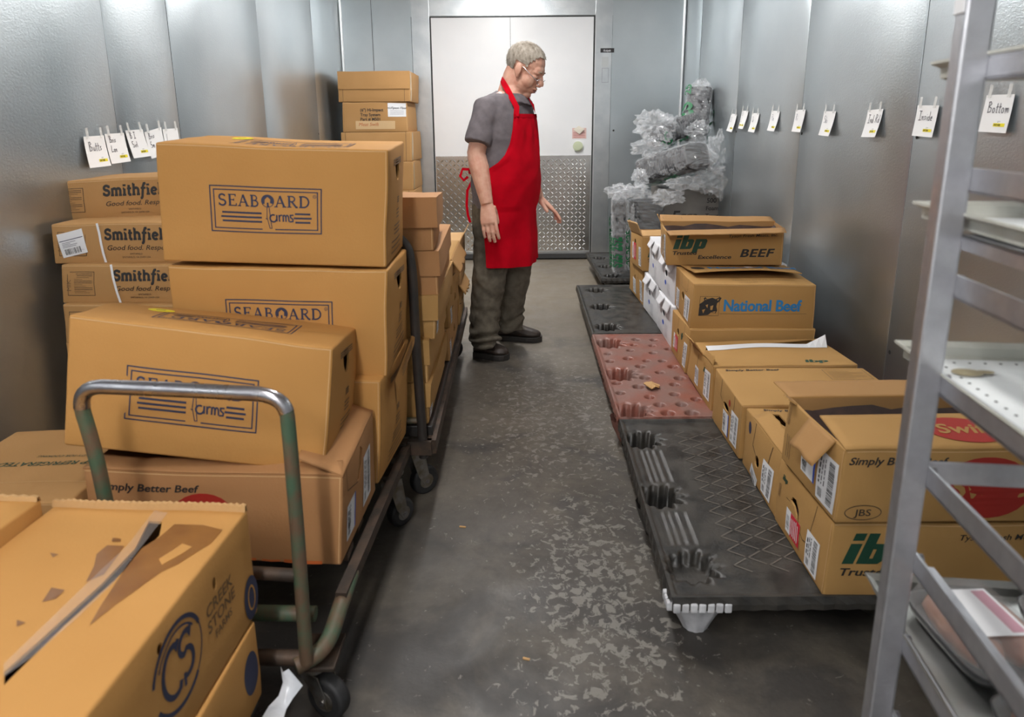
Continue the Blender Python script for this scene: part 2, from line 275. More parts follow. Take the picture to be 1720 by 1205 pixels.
BOXES = json.loads("""{"A":{"c":[[-0.9725,1.8771,0.9684],[-0.3496,1.87,0.9454],[-0.9672,2.2096,0.9615],[-0.3562,2.2041,0.9456],[-0.9534,1.8759,1.2923],[-0.3284,1.8679,1.2659],[-0.9589,2.2129,1.3045],[-0.3377,2.2053,1.2797]],"dims":[0.619,0.334,0.329]},"B":{"c":[[-0.9691,1.8822,0.6294],[-0.3634,1.8659,0.6231],[-0.9645,2.244,0.6302],[-0.356,2.2294,0.6309],[-0.966,1.884,0.9542],[-0.3459,1.8657,0.9395],[-0.9563,2.2436,0.9455],[-0.3444,2.2269,0.9375]],"dims":[0.61,0.362,0.317]},"C":{"c":[[-1.0129,1.8679,0.3033],[-0.3969,1.8257,0.3041],[-0.9871,2.232,0.2938],[-0.3709,2.1893,0.2923],[-0.9936,1.8666,0.627],[-0.3727,1.8241,0.6265],[-0.9692,2.2345,0.6332],[-0.3484,2.1924,0.6342]],"dims":[0.62,0.367,0.329]},"E":{"c":[[-1.0343,1.4942,0.3083],[-0.419,1.4569,0.2943],[-1.0185,1.842,0.3016],[-0.4024,1.8066,0.2957],[-1.0286,1.4925,0.5386],[-0.3992,1.457,0.532],[-1.0182,1.8433,0.5444],[-0.3979,1.8098,0.5461]],"dims":[0.622,0.35,0.237]},"D":{"c":[[-1.0329,1.4483,0.622],[-0.4596,1.5112,0.5123],[-1.0947,1.7861,0.5659],[-0.468,1.8512,0.4652],[-1.0009,1.4903,0.9215],[-0.4266,1.5545,0.8174],[-1.0986,1.8278,0.8641],[-0.4434,1.8943,0.7695]],"dims":[0.608,0.347,0.308]},"S1":{"c":[[-1.672,2.4853,1.0014],[-1.115,2.555,1.0106],[-1.7175,2.863,1.0035],[-1.1608,2.9323,1.0109],[-1.6661,2.4867,1.142],[-1.1177,2.5593,1.1632],[-1.7128,2.8642,1.1429],[-1.163,2.9357,1.1599]],"dims":[0.56,0.38,0.135]},"S2":{"c":[[-1.5818,2.3264,0.8737],[-1.0206,2.3166,0.8771],[-1.574,2.7065,0.8746],[-1.013,2.6966,0.8772],[-1.5743,2.3275,1.0125],[-1.0181,2.3179,1.017],[-1.568,2.7074,1.0124],[-1.0111,2.6977,1.016]],"dims":[0.56,0.38,0.134]},"S3":{"c":[[-1.5525,2.2903,0.742],[-0.9897,2.2767,0.7431],[-1.5418,2.6702,0.7424],[-0.9796,2.6566,0.7433],[-1.5391,2.2907,0.8781],[-0.9836,2.2775,0.8804],[-1.5311,2.6706,0.8781],[-0.9747,2.6572,0.88]],"dims":[0.56,0.38,0.134]},"S4":{"c":[[-1.5442,2.2595,0.6076],[-0.9818,2.2477,0.6089],[-1.535,2.6395,0.6081],[-0.9732,2.6277,0.6091],[-1.5342,2.2604,0.7455],[-0.9779,2.2485,0.7462],[-1.527,2.6402,0.7452],[-0.97,2.6283,0.7458]],"dims":[0.56,0.38,0.134]},"S5":{"c":[[-1.551,2.2691,0.476],[-0.9903,2.2688,0.476],[-1.5481,2.6397,0.476],[-0.9897,2.6379,0.476],[-1.5511,2.2706,0.61],[-0.9891,2.2675,0.61],[-1.5525,2.6399,0.61],[-0.9898,2.6374,0.61]],"dims":[0.56,0.37,0.134]},"S6":{"c":[[-1.5401,2.2715,0.342],[-0.9787,2.2704,0.342],[-1.5393,2.637,0.342],[-0.9823,2.6395,0.342],[-1.5405,2.266,0.476],[-0.9809,2.2733,0.476],[-1.5408,2.6373,0.476],[-0.9775,2.6395,0.476]],"dims":[0.56,0.37,0.134]},"S7":{"c":[[-1.5332,2.2683,0.208],[-0.9738,2.2684,0.208],[-1.5273,2.6392,0.208],[-0.9726,2.6366,0.208],[-1.5271,2.272,0.342],[-0.9712,2.2718,0.342],[-1.5328,2.6434,0.342],[-0.973,2.6407,0.342]],"dims":[0.56,0.37,0.134]},"S8":{"c":[[-1.5516,2.2724,0.06],[-0.9929,2.2717,0.06],[-1.5466,2.6411,0.06],[-0.9921,2.6377,0.06],[-1.5473,2.2717,0.208],[-0.9888,2.2707,0.208],[-1.5505,2.6395,0.208],[-0.9922,2.6434,0.208]],"dims":[0.56,0.37,0.148]},"R1":{"c":[[0.7944,1.5326,0.1401],[1.395,1.5216,0.1401],[0.8029,1.8883,0.1408],[1.4031,1.8773,0.1406],[0.8008,1.533,0.3516],[1.4001,1.5219,0.3512],[0.8055,1.8873,0.3462],[1.4052,1.8764,0.3469]],"dims":[0.6,0.356,0.21]},"R1b":{"c":[[0.7964,1.5157,0.3609],[1.397,1.5179,0.3607],[0.7941,1.8606,0.3601],[1.3949,1.8628,0.3601],[0.8021,1.5158,0.5589],[1.4016,1.518,0.5586],[0.8018,1.8595,0.5534],[1.4011,1.862,0.5542]],"dims":[0.6,0.345,0.198]},"R2":{"c":[[0.8047,1.884,0.1435],[1.4062,1.8646,0.1428],[0.8254,2.2586,0.1373],[1.4252,2.2395,0.1379],[0.8221,1.8822,0.3388],[1.4201,1.8632,0.3397],[0.826,2.2601,0.3467],[1.4256,2.2407,0.346]],"dims":[0.6,0.376,0.203]},"R3":{"c":[[0.8161,2.2707,0.1429],[1.4142,2.2571,0.1423],[0.8236,2.6365,0.1364],[1.4223,2.6238,0.1395],[0.8157,2.2691,0.3543],[1.4142,2.2564,0.3576],[0.8275,2.638,0.3606],[1.4227,2.6245,0.3606]],"dims":[0.598,0.367,0.218]},"R4":{"c":[[0.8419,2.7174,0.13],[1.4535,2.7231,0.1384],[0.8387,3.1169,0.1554],[1.4488,3.1198,0.1523],[0.8455,2.7209,0.3381],[1.4553,2.7249,0.3396],[0.8511,3.1093,0.3173],[1.4558,3.1159,0.3294]],"dims":[0.609,0.393,0.194]},"R5":{"c":[[0.841,3.158,0.14],[1.4426,3.1455,0.14],[0.8579,3.5261,0.1385],[1.4577,3.5137,0.1388],[0.8582,3.1584,0.3674],[1.4564,3.1458,0.3671],[0.857,3.5264,0.3655],[1.457,3.5139,0.3655]],"dims":[0.6,0.369,0.226]},"NB":{"c":[[0.8577,3.1778,0.3616],[1.4466,3.1531,0.3642],[0.8793,3.5835,0.3765],[1.4657,3.5564,0.3693],[0.8686,3.178,0.5864],[1.4422,3.1516,0.5821],[0.878,3.5803,0.5877],[1.4635,3.5545,0.5857]],"dims":[0.589,0.402,0.224]},"W1a":{"c":[[0.8677,3.5676,0.1313],[1.4676,3.5663,0.1331],[0.8685,3.9522,0.1496],[1.4685,3.95,0.1477],[0.867,3.5701,0.3668],[1.4671,3.5683,0.3665],[0.8683,3.951,0.3697],[1.4684,3.9482,0.3652]],"dims":[0.6,0.38,0.225]},"W1b":{"c":[[0.877,3.5987,0.3624],[1.4775,3.6048,0.3633],[0.876,3.9826,0.3779],[1.476,3.988,0.3757],[0.8824,3.5988,0.5871],[1.4818,3.6048,0.588],[0.8771,3.9806,0.5941],[1.476,3.9859,0.5916]],"dims":[0.6,0.38,0.225]},"IT":{"c":[[0.8217,3.5714,0.5964],[1.3977,3.474,0.6116],[0.8742,3.9471,0.5888],[1.4741,3.848,0.597],[0.8125,3.5675,0.7823],[1.3958,3.4725,0.8074],[0.8614,3.9446,0.7803],[1.4888,3.8448,0.7857]],"dims":[0.601,0.383,0.202]},"W2a":{"c":[[0.8815,4.0124,0.1354],[1.4812,4.0312,0.1363],[0.8694,4.3948,0.1459],[1.4691,4.4132,0.1447],[0.8815,4.0126,0.3763],[1.4811,4.0321,0.38],[0.8694,4.3945,0.3847],[1.4693,4.412,0.38]],"dims":[0.6,0.38,0.24]},"W2b":{"c":[[0.8748,3.9774,0.3791],[1.4745,3.9562,0.3799],[0.8887,4.3594,0.388],[1.4883,4.3377,0.387],[0.8749,3.9776,0.6199],[1.4746,3.957,0.623],[0.8887,4.3591,0.627],[1.4881,4.3368,0.623]],"dims":[0.6,0.38,0.24]},"G1":{"c":[[0.8867,4.4621,0.1278],[1.4843,4.4919,0.1302],[0.858,4.8706,0.1606],[1.4574,4.8988,0.1565],[0.87,4.4639,0.3739],[1.4709,4.4933,0.3748],[0.8551,4.8671,0.385],[1.4578,4.8948,0.3787]],"dims":[0.6,0.401,0.239]},"G2":{"c":[[0.8538,4.3806,0.3917],[1.4527,4.3941,0.39],[0.8418,4.7766,0.3784],[1.4399,4.7917,0.383],[0.8451,4.3796,0.6239],[1.4458,4.3933,0.6231],[0.84,4.7729,0.5992],[1.4399,4.7878,0.6033]],"dims":[0.6,0.399,0.236]},"c11":{"c":[[-0.6814,2.2507,0.9187],[-0.2618,2.2733,0.9184],[-0.7049,2.6695,0.92],[-0.2851,2.6909,0.9146],[-0.6831,2.2529,1.0941],[-0.2639,2.276,1.0961],[-0.7049,2.6672,1.0767],[-0.2855,2.6893,1.0743]],"dims":[0.42,0.419,0.166]},"c12":{"c":[[-0.6722,2.2742,0.7604],[-0.252,2.2842,0.7605],[-0.6877,2.8742,0.76],[-0.2672,2.8846,0.7615],[-0.6745,2.2737,0.9149],[-0.255,2.2836,0.9145],[-0.6877,2.8748,0.9192],[-0.2678,2.885,0.9198]],"dims":[0.42,0.6,0.157]},"c13":{"c":[[-0.6886,2.2821,0.6033],[-0.2693,2.282,0.6028],[-0.6856,2.8825,0.605],[-0.2686,2.8821,0.6033],[-0.6828,2.283,0.7604],[-0.2621,2.2832,0.7609],[-0.6856,2.8825,0.7583],[-0.2628,2.883,0.7604]],"dims":[0.42,0.6,0.153]},"c14":{"c":[[-0.7154,2.2591,0.4471],[-0.2951,2.2589,0.4464],[-0.7165,2.8598,0.45],[-0.2954,2.8591,0.4471],[-0.7175,2.2606,0.6068],[-0.2978,2.2608,0.6077],[-0.7165,2.8598,0.6034],[-0.2975,2.8606,0.6068]],"dims":[0.42,0.6,0.153]},"c15":{"c":[[-0.7187,2.2491,0.2999],[-0.2992,2.2491,0.2998],[-0.7165,2.8491,0.3],[-0.2987,2.8491,0.2999],[-0.7144,2.2491,0.4501],[-0.2938,2.2492,0.4502],[-0.7165,2.8491,0.45],[-0.2944,2.8491,0.4501]],"dims":[0.42,0.6,0.15]},"F":{"c":[[-0.9393,0.6083,0.372],[-0.5532,0.5943,0.372],[-0.9104,1.2234,0.372],[-0.5215,1.2033,0.372],[-0.943,0.6078,0.602],[-0.5526,0.5878,0.602],[-0.9079,1.2244,0.602],[-0.5214,1.207,0.602]],"dims":[0.388,0.615,0.23]},"H":{"c":[[-0.9417,0.6033,0.19],[-0.5425,0.5925,0.19],[-0.9171,1.1954,0.19],[-0.5222,1.1838,0.19],[-0.9362,0.6047,0.368],[-0.5409,0.5899,0.368],[-0.9216,1.1992,0.368],[-0.5202,1.1831,0.368]],"dims":[0.4,0.59,0.178]},"Gb":{"c":[[-1.3264,0.6282,0.4],[-0.9383,0.6137,0.4],[-1.3118,1.2063,0.4],[-0.9142,1.192,0.4],[-1.3301,0.6292,0.635],[-0.9388,0.6095,0.635],[-1.3137,1.2077,0.635],[-0.9147,1.1906,0.635]],"dims":[0.395,0.58,0.235]},"Gc":{"c":[[-1.3338,0.6271,0.19],[-0.9435,0.6195,0.19],[-1.3216,1.1919,0.19],[-0.9341,1.183,0.19],[-1.3354,0.6215,0.396],[-0.949,0.6191,0.396],[-1.3249,1.1894,0.396],[-0.9348,1.1883,0.396]],"dims":[0.39,0.57,0.206]},"K":{"c":[[-1.4192,1.4309,0.24],[-1.0392,1.4476,0.24],[-1.4364,1.8358,0.24],[-1.0503,1.8468,0.24],[-1.4268,1.4354,0.48],[-1.0406,1.4456,0.48],[-1.4376,1.8347,0.48],[-1.0554,1.8445,0.48]],"dims":[0.385,0.4,0.24]},"K2":{"c":[[-1.4274,1.4367,0.0],[-1.0397,1.4456,0.0],[-1.4295,1.8406,0.0],[-1.0483,1.8426,0.0],[-1.4266,1.4354,0.238],[-1.0385,1.4415,0.238],[-1.4327,1.834,0.238],[-1.0491,1.8451,0.238]],"dims":[0.385,0.4,0.238]},"c21":{"c":[[-0.6906,2.9091,0.61],[-0.2614,2.9101,0.61],[-0.6903,3.4532,0.61],[-0.2612,3.4488,0.61],[-0.6934,2.9125,0.762],[-0.2665,2.9094,0.762],[-0.6871,3.4508,0.762],[-0.269,3.4517,0.762]],"dims":[0.425,0.54,0.152]},"c22":{"c":[[-0.6925,2.9107,0.455],[-0.2744,2.9093,0.455],[-0.694,3.4526,0.455],[-0.2781,3.4471,0.455],[-0.6886,2.9074,0.607],[-0.2763,2.9115,0.607],[-0.6889,3.4499,0.607],[-0.2767,3.4504,0.607]],"dims":[0.415,0.54,0.152]},"c23":{"c":[[-0.6892,2.9103,0.3],[-0.2814,2.9118,0.3],[-0.686,3.4537,0.3],[-0.2854,3.4489,0.3],[-0.6881,2.9123,0.452],[-0.2885,2.907,0.452],[-0.6937,3.4529,0.452],[-0.2828,3.451,0.452]],"dims":[0.405,0.54,0.152]},"c31":{"c":[[-0.6807,3.4781,0.52],[-0.2686,3.4777,0.52],[-0.677,3.8682,0.52],[-0.2681,3.8676,0.52],[-0.6834,3.4798,0.738],[-0.2691,3.4822,0.738],[-0.6768,3.8669,0.738],[-0.2675,3.8714,0.738]],"dims":[0.41,0.39,0.218]},"c32":{"c":[[-0.678,3.4816,0.3],[-0.2789,3.4814,0.3],[-0.6829,3.8713,0.3],[-0.2828,3.8675,0.3],[-0.6801,3.4829,0.518],[-0.2833,3.4796,0.518],[-0.6811,3.8679,0.518],[-0.2761,3.8676,0.518]],"dims":[0.4,0.39,0.218]},"T0":{"c":[[-1.4966,6.1746,1.5343],[-0.8714,6.1649,1.5343],[-1.5026,6.7364,1.5343],[-0.8727,6.7338,1.5343],[-1.4909,6.1749,1.79],[-0.8667,6.1789,1.79],[-1.5051,6.7462,1.79],[-0.8631,6.7456,1.79]],"dims":[0.63,0.57,0.256]},"T1":{"c":[[-1.474,6.174,1.2786],[-0.904,6.1692,1.2786],[-1.4694,6.7488,1.2786],[-0.8965,6.7492,1.2786],[-1.4656,6.177,1.5343],[-0.9014,6.1794,1.5343],[-1.4636,6.7354,1.5343],[-0.9076,6.7424,1.5343]],"dims":[0.57,0.57,0.256]},"T2":{"c":[[-1.4942,6.164,1.0229],[-0.8798,6.172,1.0229],[-1.4916,6.7343,1.0229],[-0.8601,6.7311,1.0229],[-1.4968,6.1775,1.2786],[-0.8712,6.1753,1.2786],[-1.496,6.7445,1.2786],[-0.8675,6.7331,1.2786]],"dims":[0.63,0.57,0.256]},"T3":{"c":[[-1.4937,6.1622,0.7672],[-0.8763,6.1725,0.7672],[-1.4956,6.7494,0.7672],[-0.8634,6.7366,0.7672],[-1.4901,6.1782,1.0229],[-0.8673,6.1635,1.0229],[-1.5041,6.7353,1.0229],[-0.8786,6.7417,1.0229]],"dims":[0.63,0.57,0.256]},"T4":{"c":[[-1.5098,6.172,0.5115],[-0.8733,6.1733,0.5115],[-1.5004,6.7491,0.5115],[-0.8701,6.7472,0.5115],[-1.4994,6.1601,0.7672],[-0.8661,6.1644,0.7672],[-1.5065,6.7473,0.7672],[-0.8717,6.7494,0.7672]],"dims":[0.63,0.57,0.256]},"T5":{"c":[[-1.4603,6.1702,0.2558],[-0.8703,6.1612,0.2558],[-1.4731,6.7343,0.2558],[-0.8693,6.737,0.2558],[-1.4734,6.1642,0.5115],[-0.8634,6.1636,0.5115],[-1.4631,6.7472,0.5115],[-0.8746,6.7488,0.5115]],"dims":[0.6,0.57,0.256]},"T6":{"c":[[-1.4916,6.1693,0.0001],[-0.87,6.1778,0.0001],[-1.5074,6.7379,0.0001],[-0.8654,6.7439,0.0001],[-1.5023,6.1725,0.2558],[-0.8647,6.1734,0.2558],[-1.5074,6.7452,0.2558],[-0.8762,6.7449,0.2558]],"dims":[0.63,0.57,0.256]}}""")

# ------------------------------------------------------------------ the room
def metal_wall():
    m = bpy.data.materials.new('galvanised_stucco_panel'); m.use_nodes = True; n = m.node_tree; L = n.links; b = n.nodes['Principled BSDF']
    b.inputs['Metallic'].default_value = .92
    g = n.nodes.new('ShaderNodeNewGeometry')
    t = n.nodes.new('ShaderNodeTexNoise'); t.inputs['Scale'].default_value = 1.3; t.inputs['Detail'].default_value = 5; L.new(g.outputs['Position'], t.inputs['Vector'])
    r = n.nodes.new('ShaderNodeValToRGB'); r.color_ramp.elements[0].position = .3; r.color_ramp.elements[1].position = .72
    r.color_ramp.elements[0].color = (.43, .47, .49, 1); r.color_ramp.elements[1].color = (.56, .60, .62, 1)
    L.new(t.outputs[0], r.inputs[0]); L.new(r.outputs[0], b.inputs['Base Color'])
    q = n.nodes.new('ShaderNodeMapRange'); q.inputs[1].default_value = .3; q.inputs[2].default_value = .7; q.inputs[3].default_value = .30; q.inputs[4].default_value = .42
    L.new(t.outputs[0], q.inputs[0]); L.new(q.outputs[0], b.inputs['Roughness'])
    mp = n.nodes.new('ShaderNodeMapping'); mp.inputs['Scale'].default_value = (1, 1, 1.35); mp.inputs['Rotation'].default_value = (.5, .3, .2); L.new(g.outputs['Position'], mp.inputs['Vector'])
    t2 = n.nodes.new('ShaderNodeTexNoise'); t2.inputs['Scale'].default_value = 95; t2.inputs['Detail'].default_value = 2; t2.inputs['Distortion'].default_value = .6; L.new(mp.outputs[0], t2.inputs['Vector'])
    bp = n.nodes.new('ShaderNodeBump'); bp.inputs['Strength'].default_value = .22; bp.inputs['Distance'].default_value = .003
    L.new(t2.outputs[0], bp.inputs['Height']); L.new(bp.outputs[0], b.inputs['Normal'])
    return m
GALV = metal_wall()
GALVF = mat('galvanised_flashing', (.6, .62, .63), .35, metal=.9, noise_c=(.5, .53, .55), nscale=6, bump=.15, bscale=90)
SEAM = mat('panel_seam', (.03, .03, .03), .8)

def wall_panels(name, f, us, z0, z1, nrm):
    """f(u, z, off) ; panels between successive us, each slightly out of true, dark joint between."""
    mb = MB(); rr = random.Random(name)
    for a, b_ in zip(us[:-1], us[1:]):
        e = .0015; o = [rr.uniform(-.0025, .0025) for _ in range(4)]
        nz = 6; nu = 6; vs = []
        for j in range(nz+1):
            for i in range(nu+1):
                s, t = i/nu, j/nz
                off = (o[0]*(1-s)+o[1]*s)*(1-t)+(o[2]*(1-s)+o[3]*s)*t + .002*sin(pi*s)*sin(2.2*pi*t+a) - (.004 if i in (0, nu) else 0)
                uu = a+e+(b_-a-2*e)*(s if i not in (1, nu-1) else ((.012 if i == 1 else (b_-a)-.012)/(b_-a)))
                vs.append(f(uu, z0+(z1-z0)*t, off))
        fs = [(j*(nu+1)+i, j*(nu+1)+i+1, (j+1)*(nu+1)+i+1, (j+1)*(nu+1)+i) for j in range(nz) for i in range(nu)]
        if nrm: fs = [tuple(reversed(q)) for q in fs]
        mb.add(vs, fs, GALV, True)
        vs = [f(b_-.004, z0, -.008), f(b_+.004, z0, -.008), f(b_+.004, z1, -.008), f(b_-.004, z1, -.008)]
        mb.add(vs, [(0, 1, 2, 3)], SEAM)
        for z in (.35, 1.27):                                   # cam-lock plugs beside each joint
            P = [f(b_-.035+.009*cos(k*pi/5), z+.009*sin(k*pi/5), .001) for k in range(10)]
            mb.add(P, [tuple(range(10))], SEAM)
    # solid backing so the panel has its real thickness
    o = mb.build(name); tag(o, kind='structure'); return o
kx = abs(XL)/1.625; kr = XR/1.625
wall_panels('wall_left', lambda u, z, o: V((XL+o, u, z)), [YF, -1.3*kx, -.15, .9, 1.82, 2.87, 3.41, 4.62, 5.88, YB], 0, ZC, True)
wall_panels('wall_right', lambda u, z, o: V((XR-o, u, z)), [YF, -1.0, .6, 1.72, 2.88, 4.01, 5.17, 6.26, YB], 0, ZC, False)
mb = MB()
DX0, DX1, DZ1 = -.742, .788, 2.312
def bw(u, z, off): return V((u, YB-off, z))
for a, b_, z0, z1 in ((XL-.02, -1.30, 0, ZC), (-1.298, -.93, 0, ZC), (.965, XR+.02, 0, ZC), (-.93, .965, DZ1+.012, ZC)):
    n_ = 5; vs = [bw(a+(b_-a)*i/n_, z0+(z1-z0)*j/n_, .002*sin(7*i+j)) for j in range(n_+1) for i in range(n_+1)]
    mb.add(vs, [(j*(n_+1)+i, j*(n_+1)+i+1, (j+1)*(n_+1)+i+1, (j+1)*(n_+1)+i) for j in range(n_) for i in range(n_)], GALV, True)
mb.rect(bw, -1.3, 0, -1.296, ZC, SEAM, .003, 9)
for x in (-.9, 1.0): 
    for z in (.45, 1.27): mb.ell(bw, x, z, .01, .01, SEAM, .004, n=10)
mb.box(DX0-.014, DX1+.014, YB+.001, YB+.06, -.02, DZ1+.03, SEAM)
wb = mb.build('wall_back'); tag(wb, kind='structure')
# door frame flashing
mb = MB()
mb.box(-.925, DX0-.014, YB-.012, YB+.02, 0, ZC, GALVF, bev=.003)
mb.box(DX1+.014, .962, YB-.012, YB+.02, 0, ZC, GALVF, bev=.003)
mb.box(DX0-.014, DX1+.014, YB-.010, YB+.02, DZ1+.014, ZC, GALVF, bev=.003)
mb.box(DX1+.014, DX1+.024, YB-.018, YB-.012, 0, DZ1+.02, mat('frame_edge', (.72, .73, .74), .3, metal=.8))
mb.rect(lambda u, v, o: bw(u, v, o+.012), .855, 1.99, .985, 2.03, INK)
mb.text(lambda u, v, o: bw(u, v, o+.012), 'Kolpak', .92, 2.0, .018, PAPER, align='C', off=.002, bold=.02)
mb.rect(lambda u, v, o: bw(u, v, o+.012), .87, 1.86, .935, 1.95, mat('old_sticker', (.5, .52, .52), .5))
mb.stroke(lambda u, v, o: bw(u, v, o+.012), [(.875, 1.72), (.935, 1.72), (.935, 1.85), (.875, 1.85)], .004, FAINTW, closed=True)
o = mb.build('trim_door_frame'); tag(o, kind='structure')
DWHITE = mat('door_white_enamel', (.80, .80, .81), .32, noise_c=(.76, .765, .78), nscale=2.5, spec=.5)
mb = MB()
mb.box(DX0, .001, YB-.006, YB+.05, .02, DZ1, DWHITE); mb.box(.004, DX1, YB-.006, YB+.05, .02, DZ1, DWHITE)
door = mb.build('door_1'); tag(door, kind='structure')
PLATE = mat('diamond_plate', (.70, .69, .67), .24, metal=1)
mb = MB(); kz = 1.035
mb.box(DX0+.004, DX1-.004, YB-.010, YB-.006, .05, kz, PLATE)
py = .040; nx = int((DX1-DX0-.03)/py); nz = int((kz-.10)/py)
for i in range(nx):
    for j in range(nz):
        cx = DX0+.026+i*py; cz = .108+j*py; a = R(45) if (i+j) % 2 else R(-45)
        c, s_ = cos(a), sin(a); l, w_ = .0195, .0062
        P = [(-l, 0), (-l*.4, -w_), (l*.4, -w_), (l, 0), (l*.4, w_), (-l*.4, w_)]
        vs = [V((cx+p*c-q*s_, YB-.010, cz+p*s_+q*c)) for p, q in P] + [V((cx-l*.5*c, YB-.0140, cz-l*.5*s_)), V((cx+l*.5*c, YB-.0140, cz+l*.5*s_))]
        mb.add(vs, [(0, 1, 6), (1, 2, 7, 6), (2, 3, 7), (3, 4, 7), (4, 5, 6, 7), (5, 0, 6)], PLATE)
kp = mb.build('kick_plate', door)
mb = MB(); mb.box(DX0-.01, DX1+.01, YB-.03, YB-.004, .012, .062, mat('rubber_sweep', (.05, .05, .05), .7), bev=.004); mb.box(DX0, DX1, YB-.02, YB-.008, .062, .085, GALVF); mb.build('door_sweep', door)
mb = MB(); c = at_y(971, 246, YB-.03); 
for r_, y0, y1 in ((.048, .005, .03), (.036, .03, .042)):
    mb.tube([(c.x, YB-y0, c.z), (c.x, YB-y1, c.z)], r_, mat('release_button', (.55, .6, .42), .4), 24)
mb.build('release_knob', door)
mb = MB(); a, b_ = at_y(961, 233, YB-.01), at_y(985, 215, YB-.01)
ws = lambda u, v, o: V((u, YB-.008-o, v))
mb.rect(ws, a.x, a.z, b_.x, b_.z, mat('faded_red_sticker', (.72, .5, .46), .5), .001)
for k in range(4): mb.stroke(ws, [(a.x+.01, a.z+.015+.014*k), (b_.x-.012, a.z+.015+.014*k)], .004, REDI, .002)
mb.add([V((a.x+.01, YB-.012, b_.z-.015)), V((a.x+.07, YB-.02, b_.z-.06)), V((b_.x-.02, YB-.035, b_.z-.01)), V((a.x+.06, YB-.02, b_.z+.02))], [(0, 1, 2, 3)], mat('peeling_paper', (.7, .65, .55), .6))
mb.build('warning_sticker', door)
# front wall, ceiling
mb = MB(); mb.box(XL-.1, XR+.1, YF-.1, YF, 0, ZC, mat('white_front_panel', (.7, .71, .72), .5)); o = mb.build('wall_front'); tag(o, kind='structure')
mb = MB(); mb.box(XL-.1, XR+.1, YF-.1, YB+.1, ZC, ZC+.1, mat('ceiling_white', (.72, .73, .74), .5)); o = mb.build('ceiling'); tag(o, kind='structure')
